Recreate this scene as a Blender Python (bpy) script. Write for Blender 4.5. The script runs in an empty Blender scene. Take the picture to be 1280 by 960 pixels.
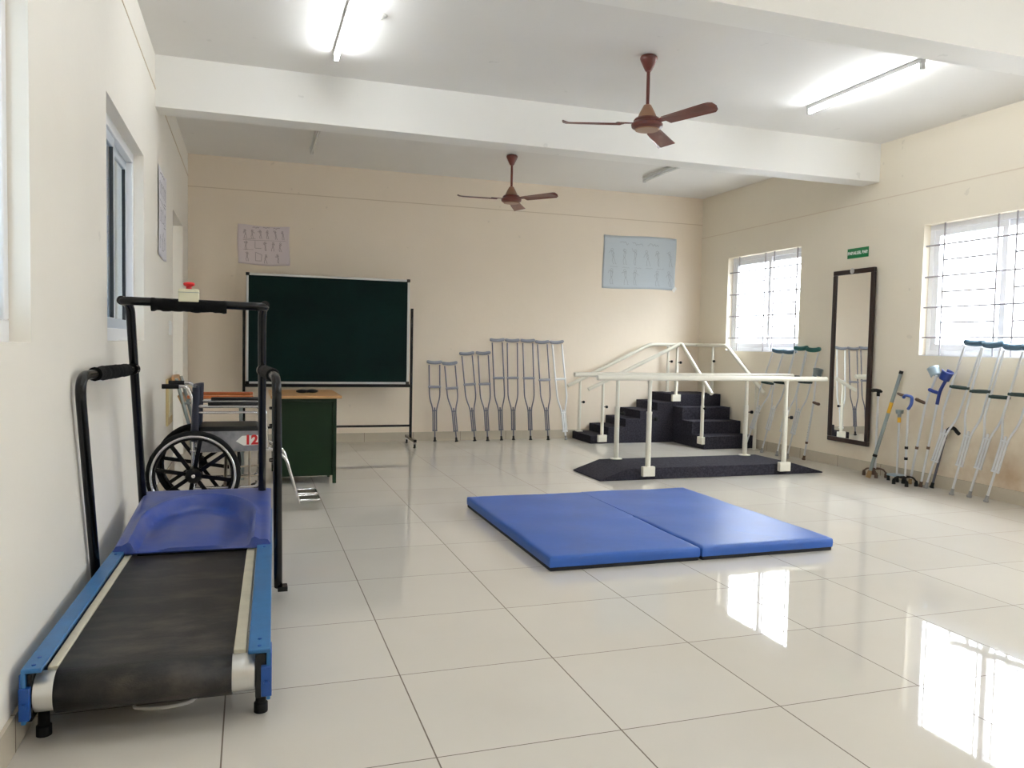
import bpy, bmesh, math, random
from math import sin, cos, pi, radians, sqrt
from mathutils import Vector, Matrix

C = bpy.context.scene.collection
V = Vector
W, D, H = 6.575, 9.595, 3.268          # room width, far wall, ceiling (metres)
rnd = random.Random(7)

# ------------------------------------------------------------------ materials
MATS = {}

def lin(c):
    return c / 12.92 if c <= 0.04045 else ((c + 0.055) / 1.055) ** 2.4

def rgb(r, g, b):
    return (lin(r / 255), lin(g / 255), lin(b / 255), 1)

def mat(name, col, rough=0.5, metal=0.0, spec=0.5, var=0.0, scale=6.0, bump=0.0, bscale=80.0, coat=0.0, col2=None, stretch=None, ramp=(0.35, 0.68)):
    m = bpy.data.materials.new(name)
    m.use_nodes = True
    nt = m.node_tree
    b = nt.nodes['Principled BSDF']
    b.inputs['Roughness'].default_value = rough
    b.inputs['Metallic'].default_value = metal
    b.inputs['Specular IOR Level'].default_value = spec
    b.inputs['Coat Weight'].default_value = coat
    b.inputs['Base Color'].default_value = col
    tc = nt.nodes.new('ShaderNodeTexCoord')
    src = tc.outputs['Object']
    if stretch:
        mp = nt.nodes.new('ShaderNodeMapping')
        mp.inputs['Scale'].default_value = stretch
        nt.links.new(src, mp.inputs['Vector'])
        src = mp.outputs['Vector']
    if var or col2:
        n = nt.nodes.new('ShaderNodeTexNoise')
        n.inputs['Scale'].default_value = scale
        n.inputs['Detail'].default_value = 5
        n.inputs['Roughness'].default_value = 0.6
        nt.links.new(src, n.inputs['Vector'])
        r = nt.nodes.new('ShaderNodeValToRGB')
        r.color_ramp.elements[0].position = ramp[0]
        r.color_ramp.elements[1].position = ramp[1]
        if col2:
            r.color_ramp.elements[0].color = col
            r.color_ramp.elements[1].color = col2
        else:
            r.color_ramp.elements[0].color = tuple(c * (1 - var) for c in col[:3]) + (1,)
            r.color_ramp.elements[1].color = tuple(min(1, c * (1 + var)) for c in col[:3]) + (1,)
        nt.links.new(n.outputs['Fac'], r.inputs['Fac'])
        nt.links.new(r.outputs['Color'], b.inputs['Base Color'])
    if bump:
        n2 = nt.nodes.new('ShaderNodeTexNoise')
        n2.inputs['Scale'].default_value = bscale
        n2.inputs['Detail'].default_value = 4
        nt.links.new(src, n2.inputs['Vector'])
        bp = nt.nodes.new('ShaderNodeBump')
        bp.inputs['Strength'].default_value = bump
        bp.inputs['Distance'].default_value = 0.01
        nt.links.new(n2.outputs['Fac'], bp.inputs['Height'])
        nt.links.new(bp.outputs['Normal'], b.inputs['Normal'])
    MATS[name] = m
    return m

def emit_mat(name, col, strength):
    m = bpy.data.materials.new(name)
    m.use_nodes = True
    nt = m.node_tree
    nt.nodes.clear()
    o = nt.nodes.new('ShaderNodeOutputMaterial')
    e = nt.nodes.new('ShaderNodeEmission')
    e.inputs['Color'].default_value = col
    e.inputs['Strength'].default_value = strength
    nt.links.new(e.outputs[0], o.inputs['Surface'])
    return m

def glass_mat(name, tint, gloss=1.0):
    m = bpy.data.materials.new(name)
    m.use_nodes = True
    nt = m.node_tree
    nt.nodes.clear()
    o = nt.nodes.new('ShaderNodeOutputMaterial')
    t = nt.nodes.new('ShaderNodeBsdfTransparent')
    t.inputs['Color'].default_value = tint
    g = nt.nodes.new('ShaderNodeBsdfGlossy')
    g.inputs['Roughness'].default_value = 0.02
    fr = nt.nodes.new('ShaderNodeFresnel')
    fr.inputs['IOR'].default_value = 1.45
    mx = nt.nodes.new('ShaderNodeMixShader')
    gb = nt.nodes.new('ShaderNodeNewGeometry')
    nt.links.new(math_node(nt, 'MULTIPLY', fr.outputs[0], math_node(nt, 'SUBTRACT', 1.0, gb.outputs['Backfacing'])), mx.inputs[0])
    nt.links.new(t.outputs[0], mx.inputs[1])
    nt.links.new(g.outputs[0], mx.inputs[2])
    nt.links.new(mx.outputs[0], o.inputs['Surface'])
    return m

def math_node(nt, op, a, b=None, clamp=False):
    n = nt.nodes.new('ShaderNodeMath')
    n.operation = op
    n.use_clamp = clamp
    for i, s in enumerate((a, b)):
        if s is None:
            continue
        if isinstance(s, (int, float)):
            n.inputs[i].default_value = s
        else:
            nt.links.new(s, n.inputs[i])
    return n.outputs[0]

def mix_col(nt, fac, a, b):
    n = nt.nodes.new('ShaderNodeMix')
    n.data_type = 'RGBA'
    if isinstance(fac, (int, float)):
        n.inputs[0].default_value = fac
    else:
        nt.links.new(fac, n.inputs[0])
    for i, s in ((6, a), (7, b)):
        if isinstance(s, tuple):
            n.inputs[i].default_value = s
        else:
            nt.links.new(s, n.inputs[i])
    return n.outputs[2]

TX, TY, TS = 1.181, 2.209, 0.6          # tile joint origin and tile size

def floor_mat():
    m = bpy.data.materials.new('polished_tile')
    m.use_nodes = True
    nt = m.node_tree
    b = nt.nodes['Principled BSDF']
    geo = nt.nodes.new('ShaderNodeNewGeometry')
    sx = nt.nodes.new('ShaderNodeSeparateXYZ')
    nt.links.new(geo.outputs['Position'], sx.inputs[0])

    def line(c, o, half):
        u = math_node(nt, 'DIVIDE', math_node(nt, 'SUBTRACT', c, o), TS)
        d = math_node(nt, 'ABSOLUTE', math_node(nt, 'SUBTRACT', u, math_node(nt, 'ROUND', u)))
        return math_node(nt, 'LESS_THAN', d, half / TS), math_node(nt, 'FLOOR', u)
    lx, ix = line(sx.outputs[0], TX, 0.0024)
    ly, iy = line(sx.outputs[1], TY, 0.0020)
    joint = math_node(nt, 'MAXIMUM', lx, ly)
    cv = nt.nodes.new('ShaderNodeCombineXYZ')
    nt.links.new(ix, cv.inputs[0])
    nt.links.new(iy, cv.inputs[1])
    wn = nt.nodes.new('ShaderNodeTexWhiteNoise')
    nt.links.new(cv.outputs[0], wn.inputs['Vector'])
    n = nt.nodes.new('ShaderNodeTexNoise')
    n.inputs['Scale'].default_value = 2.2
    n.inputs['Detail'].default_value = 6
    nt.links.new(geo.outputs['Position'], n.inputs['Vector'])
    f = math_node(nt, 'ADD', math_node(nt, 'MULTIPLY', wn.outputs['Value'], 0.35), math_node(nt, 'MULTIPLY', n.outputs['Fac'], 0.6))
    base = mix_col(nt, f, FLOOR_A, FLOOR_B)
    col = mix_col(nt, joint, base, rgb(98, 84, 70))
    nt.links.new(col, b.inputs['Base Color'])
    n2 = nt.nodes.new('ShaderNodeTexNoise')
    n2.inputs['Scale'].default_value = 5
    n2.inputs['Detail'].default_value = 5
    nt.links.new(geo.outputs['Position'], n2.inputs['Vector'])
    rg = math_node(nt, 'ADD', math_node(nt, 'MULTIPLY', n2.outputs['Fac'], 0.03), 0.012)
    rg = math_node(nt, 'ADD', rg, math_node(nt, 'MULTIPLY', joint, 0.5))
    nt.links.new(rg, b.inputs['Roughness'])
    b.inputs['IOR'].default_value = 1.55
    return m

def wall_mat(name, base, stain=0.0):
    m = bpy.data.materials.new(name)
    m.use_nodes = True
    nt = m.node_tree
    b = nt.nodes['Principled BSDF']
    b.inputs['Roughness'].default_value = 0.55
    b.inputs['Specular IOR Level'].default_value = 0.3
    geo = nt.nodes.new('ShaderNodeNewGeometry')
    n = nt.nodes.new('ShaderNodeTexNoise')
    n.inputs['Scale'].default_value = 1.3
    n.inputs['Detail'].default_value = 6
    nt.links.new(geo.outputs['Position'], n.inputs['Vector'])
    dk = tuple(c * 0.94 for c in base[:3]) + (1,)
    lt = tuple(min(1, c * 1.03) for c in base[:3]) + (1,)
    col = mix_col(nt, n.outputs['Fac'], dk, lt)
    # small chips and scuffs of the paint
    n3 = nt.nodes.new('ShaderNodeTexNoise')
    n3.inputs['Scale'].default_value = 7
    n3.inputs['Detail'].default_value = 3
    nt.links.new(geo.outputs['Position'], n3.inputs['Vector'])
    chip = math_node(nt, 'MULTIPLY', math_node(nt, 'GREATER_THAN', n3.outputs['Fac'], 0.735), 0.35)
    col = mix_col(nt, chip, col, tuple(c * 0.72 for c in base[:3]) + (1,))
    if stain:
        sx = nt.nodes.new('ShaderNodeSeparateXYZ')
        nt.links.new(geo.outputs['Position'], sx.inputs[0])
        low = math_node(nt, 'SUBTRACT', 1.0, math_node(nt, 'DIVIDE', sx.outputs[2], 1.1), True)
        ny = math_node(nt, 'SUBTRACT', 1.0, math_node(nt, 'MULTIPLY', math_node(nt, 'ABSOLUTE', math_node(nt, 'SUBTRACT', sx.outputs[1], 4.9)), 0.45), True)
        n4 = nt.nodes.new('ShaderNodeTexNoise')
        n4.inputs['Scale'].default_value = 3.0
        n4.inputs['Detail'].default_value = 7
        nt.links.new(geo.outputs['Position'], n4.inputs['Vector'])
        s = math_node(nt, 'MULTIPLY', math_node(nt, 'MULTIPLY', low, ny), math_node(nt, 'MULTIPLY', math_node(nt, 'SUBTRACT', n4.outputs['Fac'], 0.3, True), stain), True)
        col = mix_col(nt, s, col, rgb(176, 140, 100))
    nt.links.new(col, b.inputs['Base Color'])
    n2 = nt.nodes.new('ShaderNodeTexNoise')
    n2.inputs['Scale'].default_value = 14
    n2.inputs['Detail'].default_value = 5
    nt.links.new(geo.outputs['Position'], n2.inputs['Vector'])
    bp = nt.nodes.new('ShaderNodeBump')
    bp.inputs['Strength'].default_value = 0.12
    bp.inputs['Distance'].default_value = 0.01
    nt.links.new(n2.outputs['Fac'], bp.inputs['Height'])
    nt.links.new(bp.outputs['Normal'], b.inputs['Normal'])
    return m

FLOOR_A, FLOOR_B = rgb(206, 200, 190), rgb(220, 215, 206)
M_floor = floor_mat()
M_wall_l = wall_mat('cream_paint_left', rgb(238, 233, 223))
M_wall_b = wall_mat('cream_paint_back', rgb(240, 227, 209))
M_wall_r = wall_mat('cream_paint_right', rgb(238, 229, 211), 2.6)
M_ceil = wall_mat('white_ceiling_paint', rgb(232, 230, 226))
M_beam = wall_mat('white_beam_paint', rgb(240, 239, 235))
M_skirt = mat('skirting_tile', rgb(198, 188, 170), 0.22, var=0.05, scale=4)
M_joint = mat('skirting_joint', rgb(120, 104, 88), 0.8)
M_groove = mat('plaster_edge_shadow', rgb(214, 198, 176), 0.8)  # shadow line under a plaster edge, put into the strip colour
M_groove_r = mat('plaster_edge_shadow_faint', rgb(222, 208, 188), 0.8)
M_out = mat('corridor_plaster', rgb(205, 205, 200), 0.8, var=0.05)
M_upvc = mat('white_window_plastic', rgb(236, 237, 240), 0.3)
M_alu = mat('grey_window_metal', rgb(190, 198, 208), 0.35)
M_seal = mat('window_seal_rubber', rgb(30, 34, 38), 0.6)
M_glass = glass_mat('clear_glass', (0.95, 0.97, 0.98, 1))
M_glass_t = glass_mat('tinted_glass', (0.72, 0.80, 0.88, 1))
M_grille = mat('grille_steel', rgb(160, 156, 160), 0.45, metal=0.3)
M_black = mat('black_enamel_steel', rgb(7, 7, 8), 0.25, spec=0.4)
M_foam = mat('black_foam', rgb(8, 8, 8), 0.8, bump=0.5, bscale=120, spec=0.2)
M_rubber = mat('black_rubber', rgb(12, 12, 13), 0.7, spec=0.3)
M_tblue = mat('treadmill_blue_steel', rgb(46, 106, 160), 0.38, var=0.12, scale=9)
M_tdark = mat('deep_blue_steel', rgb(22, 74, 150), 0.4)
M_hood = mat('moulded_blue_plastic', rgb(32, 66, 152), 0.36, col2=rgb(84, 94, 146), scale=4.0)
M_belt = mat('worn_treadmill_belt', rgb(13, 11, 10), 0.45, col2=rgb(84, 75, 67), scale=5.5, bump=0.15, bscale=200, stretch=(0.8, 1.7, 1.0), ramp=(0.46, 0.78))
M_strip = mat('beige_edge_strip', rgb(206, 200, 180), 0.45, var=0.06, scale=12)
M_silver = mat('aluminium_roller', rgb(214, 214, 212), 0.28, metal=0.75)
M_cream = mat('cream_plastic', rgb(222, 218, 190), 0.45)
M_red = mat('red_plastic', rgb(196, 20, 26), 0.35)
M_white = mat('white_plastic', rgb(238, 238, 234), 0.4)
M_chrome = mat('chrome_tube', rgb(216, 216, 218), 0.16, metal=0.95)
M_dchrome = mat('aged_chrome', rgb(170, 158, 142), 0.3, metal=0.85, var=0.2, scale=20)
M_navy = mat('navy_vinyl', rgb(24, 30, 50), 0.4)
M_bvinyl = mat('black_vinyl', rgb(13, 14, 16), 0.45, spec=0.35)
M_guard = mat('grey_guard_sheet', rgb(150, 150, 154), 0.25, col2=rgb(96, 98, 106), scale=7)
M_green = mat('dark_green_enamel', rgb(10, 38, 16), 0.42, var=0.15, scale=5, spec=0.3)
M_wood = mat('varnished_wood', rgb(186, 140, 92), 0.35, col2=rgb(206, 162, 112), scale=3, stretch=(1, 9, 9))
M_woodr = mat('reddish_wood', rgb(178, 96, 50), 0.35, col2=rgb(196, 112, 62), scale=3, stretch=(1, 9, 9))
M_greyst = mat('grey_green_steel', rgb(140, 150, 148), 0.4, metal=0.3)
M_board = mat('green_chalkboard', rgb(2, 25, 23), 0.55, col2=rgb(6, 38, 34), scale=1.7, spec=0.12)
M_frame = mat('board_frame_aluminium', rgb(205, 206, 206), 0.35, metal=0.5)
M_mahog = mat('dark_brown_wood', rgb(36, 16, 12), 0.35, var=0.2, scale=14)
M_mirror = mat('mirror_glass', (0.93, 0.94, 0.93, 1), 0.0, metal=1.0)
M_sign = mat('green_sign', rgb(10, 122, 68), 0.4)
M_signw = mat('white_lettering', rgb(240, 244, 240), 0.5)
M_paper1 = mat('pale_pink_paper', rgb(226, 214, 216), 0.7)
M_paper2 = mat('pale_blue_paper', rgb(198, 207, 214), 0.7)
M_paper3 = mat('white_paper', rgb(226, 224, 230), 0.7)
M_ink = mat('grey_pencil_ink', rgb(176, 162, 164), 0.8)
M_ink2 = mat('grey_blue_ink', rgb(170, 178, 186), 0.8)
M_inkd = mat('dark_ink', rgb(96, 92, 104), 0.8)
M_fan = mat('brown_fan_enamel', rgb(104, 42, 32), 0.3, coat=0.3)
M_fan2 = mat('pale_brown_enamel', rgb(150, 112, 86), 0.35)
M_tube_on = emit_mat('lit_tube', (0.93, 0.97, 1.0, 1), 42.0)
M_tube_off = mat('unlit_tube', rgb(226, 228, 226), 0.25)
M_batten = mat('lamp_batten', rgb(206, 206, 204), 0.4)
M_carpet = mat('charcoal_carpet', rgb(42, 41, 49), 0.95, col2=rgb(66, 64, 73), scale=60, bump=0.6, bscale=260, spec=0.15)
M_rail = mat('ivory_painted_steel', rgb(226, 222, 208), 0.35)
M_matblue = mat('blue_vinyl_mat', rgb(42, 92, 176), 0.38, var=0.08, scale=3.5, bump=0.12, bscale=9)
M_matbase = mat('black_mat_base', rgb(18, 18, 24), 0.7)
M_cr_dark = mat('crutch_tube_backlit_grey', rgb(104, 104, 116), 0.35, metal=0.8)  # backlit aluminium of the back-wall row, its dark look put into the colour
M_cr_alu = mat('crutch_aluminium', rgb(222, 224, 226), 0.3, metal=0.55)
M_cr_bright = mat('bright_wrapped_aluminium', rgb(236, 238, 240), 0.3, metal=0.2)
M_pad_grey = mat('grey_crutch_foam', rgb(150, 154, 166), 0.8, bump=0.3)
M_pad_teal = mat('teal_crutch_rubber', rgb(78, 106, 124), 0.6)
M_pad_green = mat('green_crutch_rubber', rgb(30, 92, 84), 0.6)
M_grip_g = mat('dark_green_grip', rgb(18, 44, 40), 0.6)
M_grip_gr = mat('grey_grip', rgb(150, 150, 160), 0.7)
M_tip_grey = mat('grey_rubber_tip', rgb(150, 150, 150), 0.7)
M_tip_tan = mat('tan_rubber_tip', rgb(140, 112, 74), 0.7)
M_blueplastic = mat('royal_blue_plastic', rgb(34, 56, 130), 0.4)
M_blueplastic2 = mat('mid_blue_plastic', rgb(62, 88, 160), 0.4)
M_cuffgrey = mat('grey_blue_plastic', rgb(150, 166, 176), 0.35)
M_brown = mat('brown_rubber', rgb(88, 66, 50), 0.6)
M_yellow = mat('yellow_tape', rgb(222, 170, 40), 0.5)
M_beigeboard = mat('beige_board', rgb(206, 188, 140), 0.6)

# ------------------------------------------------------------------ mesh helper
def fillet(pts, r, n=6):
    pts = [V(p) for p in pts]
    out = [pts[0]]
    for i in range(1, len(pts) - 1):
        a, b, c = pts[i - 1], pts[i], pts[i + 1]
        d1, d2 = (a - b), (c - b)
        l1, l2 = d1.length, d2.length
        d1.normalize(); d2.normalize()
        rr = min(r, l1 * 0.49, l2 * 0.49)
        p, q = b + d1 * rr, b + d2 * rr
        for k in range(n + 1):
            t = k / n
            out.append(p * (1 - t) ** 2 + b * 2 * t * (1 - t) + q * t ** 2)
    out.append(pts[-1])
    return out

class MB:
    def __init__(s):
        s.v = []; s.f = []

    def add(s, vs, fs):
        o = len(s.v)
        s.v += [V(p) for p in vs]
        s.f += [tuple(i + o for i in f) for f in fs]
        return s

    def box(s, x0, x1, y0, y1, z0, z1, M=None):
        vs = [V((x, y, z)) for z in (z0, z1) for y in (y0, y1) for x in (x0, x1)]
        if M is not None:
            vs = [M @ p for p in vs]
        return s.add(vs, [(0, 2, 3, 1), (4, 5, 7, 6), (0, 1, 5, 4), (2, 6, 7, 3), (0, 4, 6, 2), (1, 3, 7, 5)])

    def bar(s, a, b, w, h, up=(0, 0, 1)):
        a, b = V(a), V(b)
        d = (b - a); L = d.length; d.normalize()
        u = V(up)
        x = d.cross(u)
        if x.length < 1e-5:
            x = d.cross(V((1, 0, 0)))
        x.normalize(); u = x.cross(d)
        M = Matrix((x, d, u)).transposed().to_4x4(); M.translation = a
        return s.box(-w / 2, w / 2, 0, L, -h / 2, h / 2, M)

    def tube(s, path, r, n=10, caps=True, closed=False, sy=1.0, up=None):
        P = [V(p) for p in path]
        m = len(P)
        R = r if isinstance(r, (list, tuple)) else [r] * m
        T = []
        for i in range(m):
            if closed:
                t = P[(i + 1) % m] - P[i - 1]
            else:
                t = P[min(i + 1, m - 1)] - P[max(i - 1, 0)]
            T.append(t.normalized())
        ref = V(up) if up else (V((0, 0, 1)) if abs(T[0].z) < 0.9 else V((1, 0, 0)))
        x = ref.cross(T[0]).normalized()
        vs = []
        for i in range(m):
            x = (x - T[i] * x.dot(T[i])).normalized()
            y = T[i].cross(x)
            for k in range(n):
                a = 2 * pi * k / n
                vs.append(P[i] + (x * cos(a) + y * sin(a) * sy) * R[i])
        fs = []
        for i in range(m if closed else m - 1):
            j = (i + 1) % m
            for k in range(n):
                l = (k + 1) % n
                fs.append((i * n + k, i * n + l, j * n + l, j * n + k))
        if caps and not closed:
            fs.append(tuple(range(n - 1, -1, -1)))
            fs.append(tuple((m - 1) * n + k for k in range(n)))
        return s.add(vs, fs)

    def lathe(s, prof, M=None, n=20):
        vs = []
        for r, z in prof:
            for k in range(n):
                a = 2 * pi * k / n
                vs.append(V((r * cos(a), r * sin(a), z)))
        fs = []
        for i in range(len(prof) - 1):
            for k in range(n):
                l = (k + 1) % n
                fs.append((i * n + k, i * n + l, (i + 1) * n + l, (i + 1) * n + k))
        fs.append(tuple(range(n - 1, -1, -1)))
        fs.append(tuple((len(prof) - 1) * n + k for k in range(n)))
        if M is not None:
            vs = [M @ p for p in vs]
        return s.add(vs, fs)

    def cyl(s, a, b, r, n=14, r2=None):
        return s.tube([a, b], [r, r if r2 is None else r2], n)

    def prism(s, poly, axis, a, b):
        # poly: 2D points in the two other axes (in xyz order), extruded along axis from a to b
        def P(p, t):
            if axis == 'x': return V((t, p[0], p[1]))
            if axis == 'y': return V((p[0], t, p[1]))
            return V((p[0], p[1], t))
        n = len(poly)
        vs = [P(p, a) for p in poly] + [P(p, b) for p in poly]
        fs = [tuple(range(n)), tuple(range(2 * n - 1, n - 1, -1))]
        for i in range(n):
            j = (i + 1) % n
            fs.append((i, i + n, j + n, j))
        return s.add(vs, fs)

    def grid(s, fn, nu, nv):
        o = [fn(i / nu, j / nv) for j in range(nv + 1) for i in range(nu + 1)]
        fs = []
        for j in range(nv):
            for i in range(nu):
                a = j * (nu + 1) + i
                fs.append((a, a + 1, a + nu + 2, a + nu + 1))
        return s.add(o, fs)

    def ball(s, c, rx, ry=None, rz=None, n=14, m=8, M=None):
        ry = ry or rx; rz = rz or rx
        c = V(c)
        prof = []
        vs = []; fs = []
        for i in range(1, m):
            t = pi * i / m
            for k in range(n):
                a = 2 * pi * k / n
                p = V((rx * sin(t) * cos(a), ry * sin(t) * sin(a), rz * cos(t)))
                vs.append(c + (M @ p if M is not None else p))
        top = len(vs); p = V((0, 0, rz)); vs.append(c + (M @ p if M is not None else p))
        bot = len(vs); p = V((0, 0, -rz)); vs.append(c + (M @ p if M is not None else p))
        for i in range(m - 2):
            for k in range(n):
                l = (k + 1) % n
                fs.append((i * n + k, (i + 1) * n + k, (i + 1) * n + l, i * n + l))
        for k in range(n):
            l = (k + 1) % n
            fs.append((top, k, l))
            fs.append((bot, (m - 2) * n + l, (m - 2) * n + k))
        return s.add(vs, fs)

    def build(s, name, m, parent=None, smooth=False, bevel=0.0, seg=2, local=False, angle=38, solid=0.0, fix=True):
        me = bpy.data.meshes.new(name)
        vs = s.v
        if parent is not None and not local:
            Mi = WM[parent.name].inverted()
            vs = [Mi @ p for p in vs]
        me.from_pydata([tuple(p) for p in vs], [], s.f)
        if fix:
            bm = bmesh.new(); bm.from_mesh(me)
            bmesh.ops.recalc_face_normals(bm, faces=bm.faces)
            bm.to_mesh(me); bm.free()
        me.materials.append(m)
        if smooth:
            me.shade_smooth()
            me.set_sharp_from_angle(angle=radians(angle))
        me.update()
        o = bpy.data.objects.new(name, me)
        C.objects.link(o)
        if parent is not None:
            o.parent = parent
            WM[o.name] = WM[parent.name].copy()
        else:
            WM[o.name] = Matrix.Identity(4)
        if solid:
            d = o.modifiers.new('Solidify', 'SOLIDIFY'); d.thickness = solid; d.offset = 0
        if bevel:
            d = o.modifiers.new('Bevel', 'BEVEL'); d.width = bevel; d.segments = seg
            d.limit_method = 'ANGLE'; d.angle_limit = radians(40)
            if not smooth:
                me.shade_smooth(); me.set_sharp_from_angle(angle=radians(30))
        return o

WM = {}

def thing(name, label, cat, M=None, loc=None, rz=0.0, group=None):
    o = bpy.data.objects.new(name, None)
    o.empty_display_size = 0.05
    C.objects.link(o)
    if M is None:
        M = Matrix.Translation(V(loc or (0, 0, 0))) @ Matrix.Rotation(rz, 4, 'Z')
    o.matrix_world = M
    o.location = M.to_translation()
    o.rotation_euler = M.to_euler()
    WM[o.name] = M.copy()
    o['label'] = label; o['category'] = cat
    if group: o['group'] = group
    return o

def tag(o, label, cat, group=None):
    o['label'] = label; o['category'] = cat
    if group: o['group'] = group
    return o

def struct(o):
    o['kind'] = 'structure'
    return o

def text_mb(body, size, M, bold=0.0, depth=0.0012):
    cu = bpy.data.curves.new('lettering', 'FONT')
    cu.body = body; cu.size = size; cu.align_x = 'CENTER'; cu.align_y = 'CENTER'
    cu.extrude = depth; cu.offset = bold
    ob = bpy.data.objects.new('lettering', cu)
    C.objects.link(ob)
    dg = bpy.context.evaluated_depsgraph_get()
    me = bpy.data.meshes.new_from_object(ob.evaluated_get(dg))
    mb = MB()
    mb.add([M @ v.co for v in me.vertices], [tuple(p.vertices) for p in me.polygons])
    bpy.data.objects.remove(ob)
    bpy.data.meshes.remove(me)
    return mb

# ------------------------------------------------------------------ room shell
def wall(name, axis, inner, outer, u0, u1, z0, z1, holes, m):
    """wall slab; axis 'x': face at x=inner, spans y; holes are (u0,u1,z0,z1)"""
    us = sorted(set([u0, u1] + [h[0] for h in holes] + [h[1] for h in holes]))
    zs = sorted(set([z0, z1] + [h[2] for h in holes] + [h[3] for h in holes]))
    us = [u for u in us if u0 <= u <= u1]; zs = [z for z in zs if z0 <= z <= z1]
    def solid(i, j):
        if i < 0 or j < 0 or i >= len(us) - 1 or j >= len(zs) - 1:
            return False
        cu, cz = (us[i] + us[i + 1]) / 2, (zs[j] + zs[j + 1]) / 2
        return not any(h[0] < cu < h[1] and h[2] < cz < h[3] for h in holes)
    def P(d, u, z):
        return V((d, u, z)) if axis == 'x' else V((u, d, z))
    bm = bmesh.new()
    def q(*ps):
        bm.faces.new([bm.verts.new(p) for p in ps])
    for i in range(len(us) - 1):
        for j in range(len(zs) - 1):
            if not solid(i, j): continue
            a, b, c, d = us[i], us[i + 1], zs[j], zs[j + 1]
            for t in (inner, outer):
                q(P(t, a, c), P(t, b, c), P(t, b, d), P(t, a, d))
            if not solid(i - 1, j): q(P(inner, a, c), P(outer, a, c), P(outer, a, d), P(inner, a, d))
            if not solid(i + 1, j): q(P(inner, b, c), P(outer, b, c), P(outer, b, d), P(inner, b, d))
            if not solid(i, j - 1): q(P(inner, a, c), P(outer, a, c), P(outer, b, c), P(inner, b, c))
            if not solid(i, j + 1): q(P(inner, a, d), P(outer, a, d), P(outer, b, d), P(inner, b, d))
    bmesh.ops.remove_doubles(bm, verts=bm.verts, dist=1e-5)
    bmesh.ops.recalc_face_normals(bm, faces=bm.faces)
    me = bpy.data.meshes.new(name)
    bm.to_mesh(me); bm.free()
    me.materials.append(m)
    o = bpy.data.objects.new(name, me)
    C.objects.link(o)
    WM[o.name] = Matrix.Identity(4)
    return struct(o)

Y0 = -3.0
WT = 0.16
RW = [(7.505, 8.94), (4.36, 5.79), (1.215, 2.645), (-1.93, -0.5)]  # windows on the near side are out of view, added to let in daylight
LW = [(1.42, 2.853), (4.27, 5.69)]
ZS, ZH = 1.193, 2.393
DOOR = (7.755, 8.882, 0.0, 2.37)
struct(MB().box(-2.4, W + WT, Y0 - WT, D + WT, -0.15, 0.0).build('floor', M_floor))
struct(MB().box(-2.4, W + WT, Y0 - WT, D + WT, H, H + 0.15).build('ceiling', M_ceil))
wall('wall_right', 'x', W, W + WT, Y0, D, 0, H, [(a, b, ZS, ZH) for a, b in RW], M_wall_r)
wall('wall_left', 'x', 0, -WT, Y0, D, 0, H, [(a, b, ZS, ZH) for a, b in LW] + [DOOR], M_wall_l)
wall('wall_back', 'y', D, D + WT, -WT, W + WT, 0, H, [], M_wall_b)
wall('wall_front', 'y', Y0, Y0 - WT, -WT, W + WT, 0, H, [], M_wall_b)
wall('wall_corridor', 'x', -2.3, -2.4, Y0, D, 0, H, [(-1.5, 1.0, 1.0, 2.4)], M_out)  # corridor wall added to keep the left windows dim
wall('wall_corridor_blocker', 'y', D, D + WT, -2.4, -WT, 0, H, [], M_out)  # end wall added to hold daylight off the door jamb
for k, yb in enumerate((6.37, 3.41, 0.45, -2.5)):
    struct(MB().box(0, W, yb, yb + 0.225, 2.895, H + 0.01).build('beam_%d' % (k + 1), M_beam))

# shadow lines of plaster edges high on the walls, painted as darker strips
struct(MB().box(0, W, D - 0.004, D + 0.01, 2.905, 2.914).build('trim_1', M_groove))
g = MB(); g.box(-0.01, 0.004, Y0, 6.37, 3.016, 3.024); g.box(-0.01, 0.004, 6.6, D, 3.016, 3.024)
struct(g.build('trim_2', M_groove))
struct(MB().box(W - 0.004, W + 0.01, Y0, D, 2.720, 2.729).build('trim_3', M_groove_r))

def skirting(name, axis, pos, inward, u0, u1, gaps=()):
    a = MB(); j = MB()
    t = 0.012 * inward
    segs = []
    cur = u0
    for g0, g1 in gaps:
        segs.append((cur, g0)); cur = g1
    segs.append((cur, u1))
    for s0, s1 in segs:
        lo, hi = min(pos, pos + t), max(pos, pos + t)
        if axis == 'x': a.box(lo, hi, s0, s1, 0, 0.111)
        else: a.box(s0, s1, lo, hi, 0, 0.111)
        k = math.ceil(s0 / 0.6)
        while k * 0.6 + 0.18 < s1:
            u = k * 0.6 + 0.18
            if u > s0 + 0.02:
                lo2, hi2 = min(pos, pos + t * 1.06), max(pos, pos + t * 1.06)
                if axis == 'x': j.box(lo2, hi2, u - 0.0022, u + 0.0022, 0, 0.1115)
                else: j.box(u - 0.0022, u + 0.0022, lo2, hi2, 0, 0.1115)
            k += 1
    o = struct(a.build(name, M_skirt))
    j.build('joint', M_joint, o)
skirting('baseboard_back', 'y', D, -1, 0, W)
skirting('baseboard_right', 'x', W, -1, Y0, D - 0.012)
skirting('baseboard_left', 'x', 0, 1, Y0, D - 0.012, [(DOOR[0], DOOR[1])])

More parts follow.
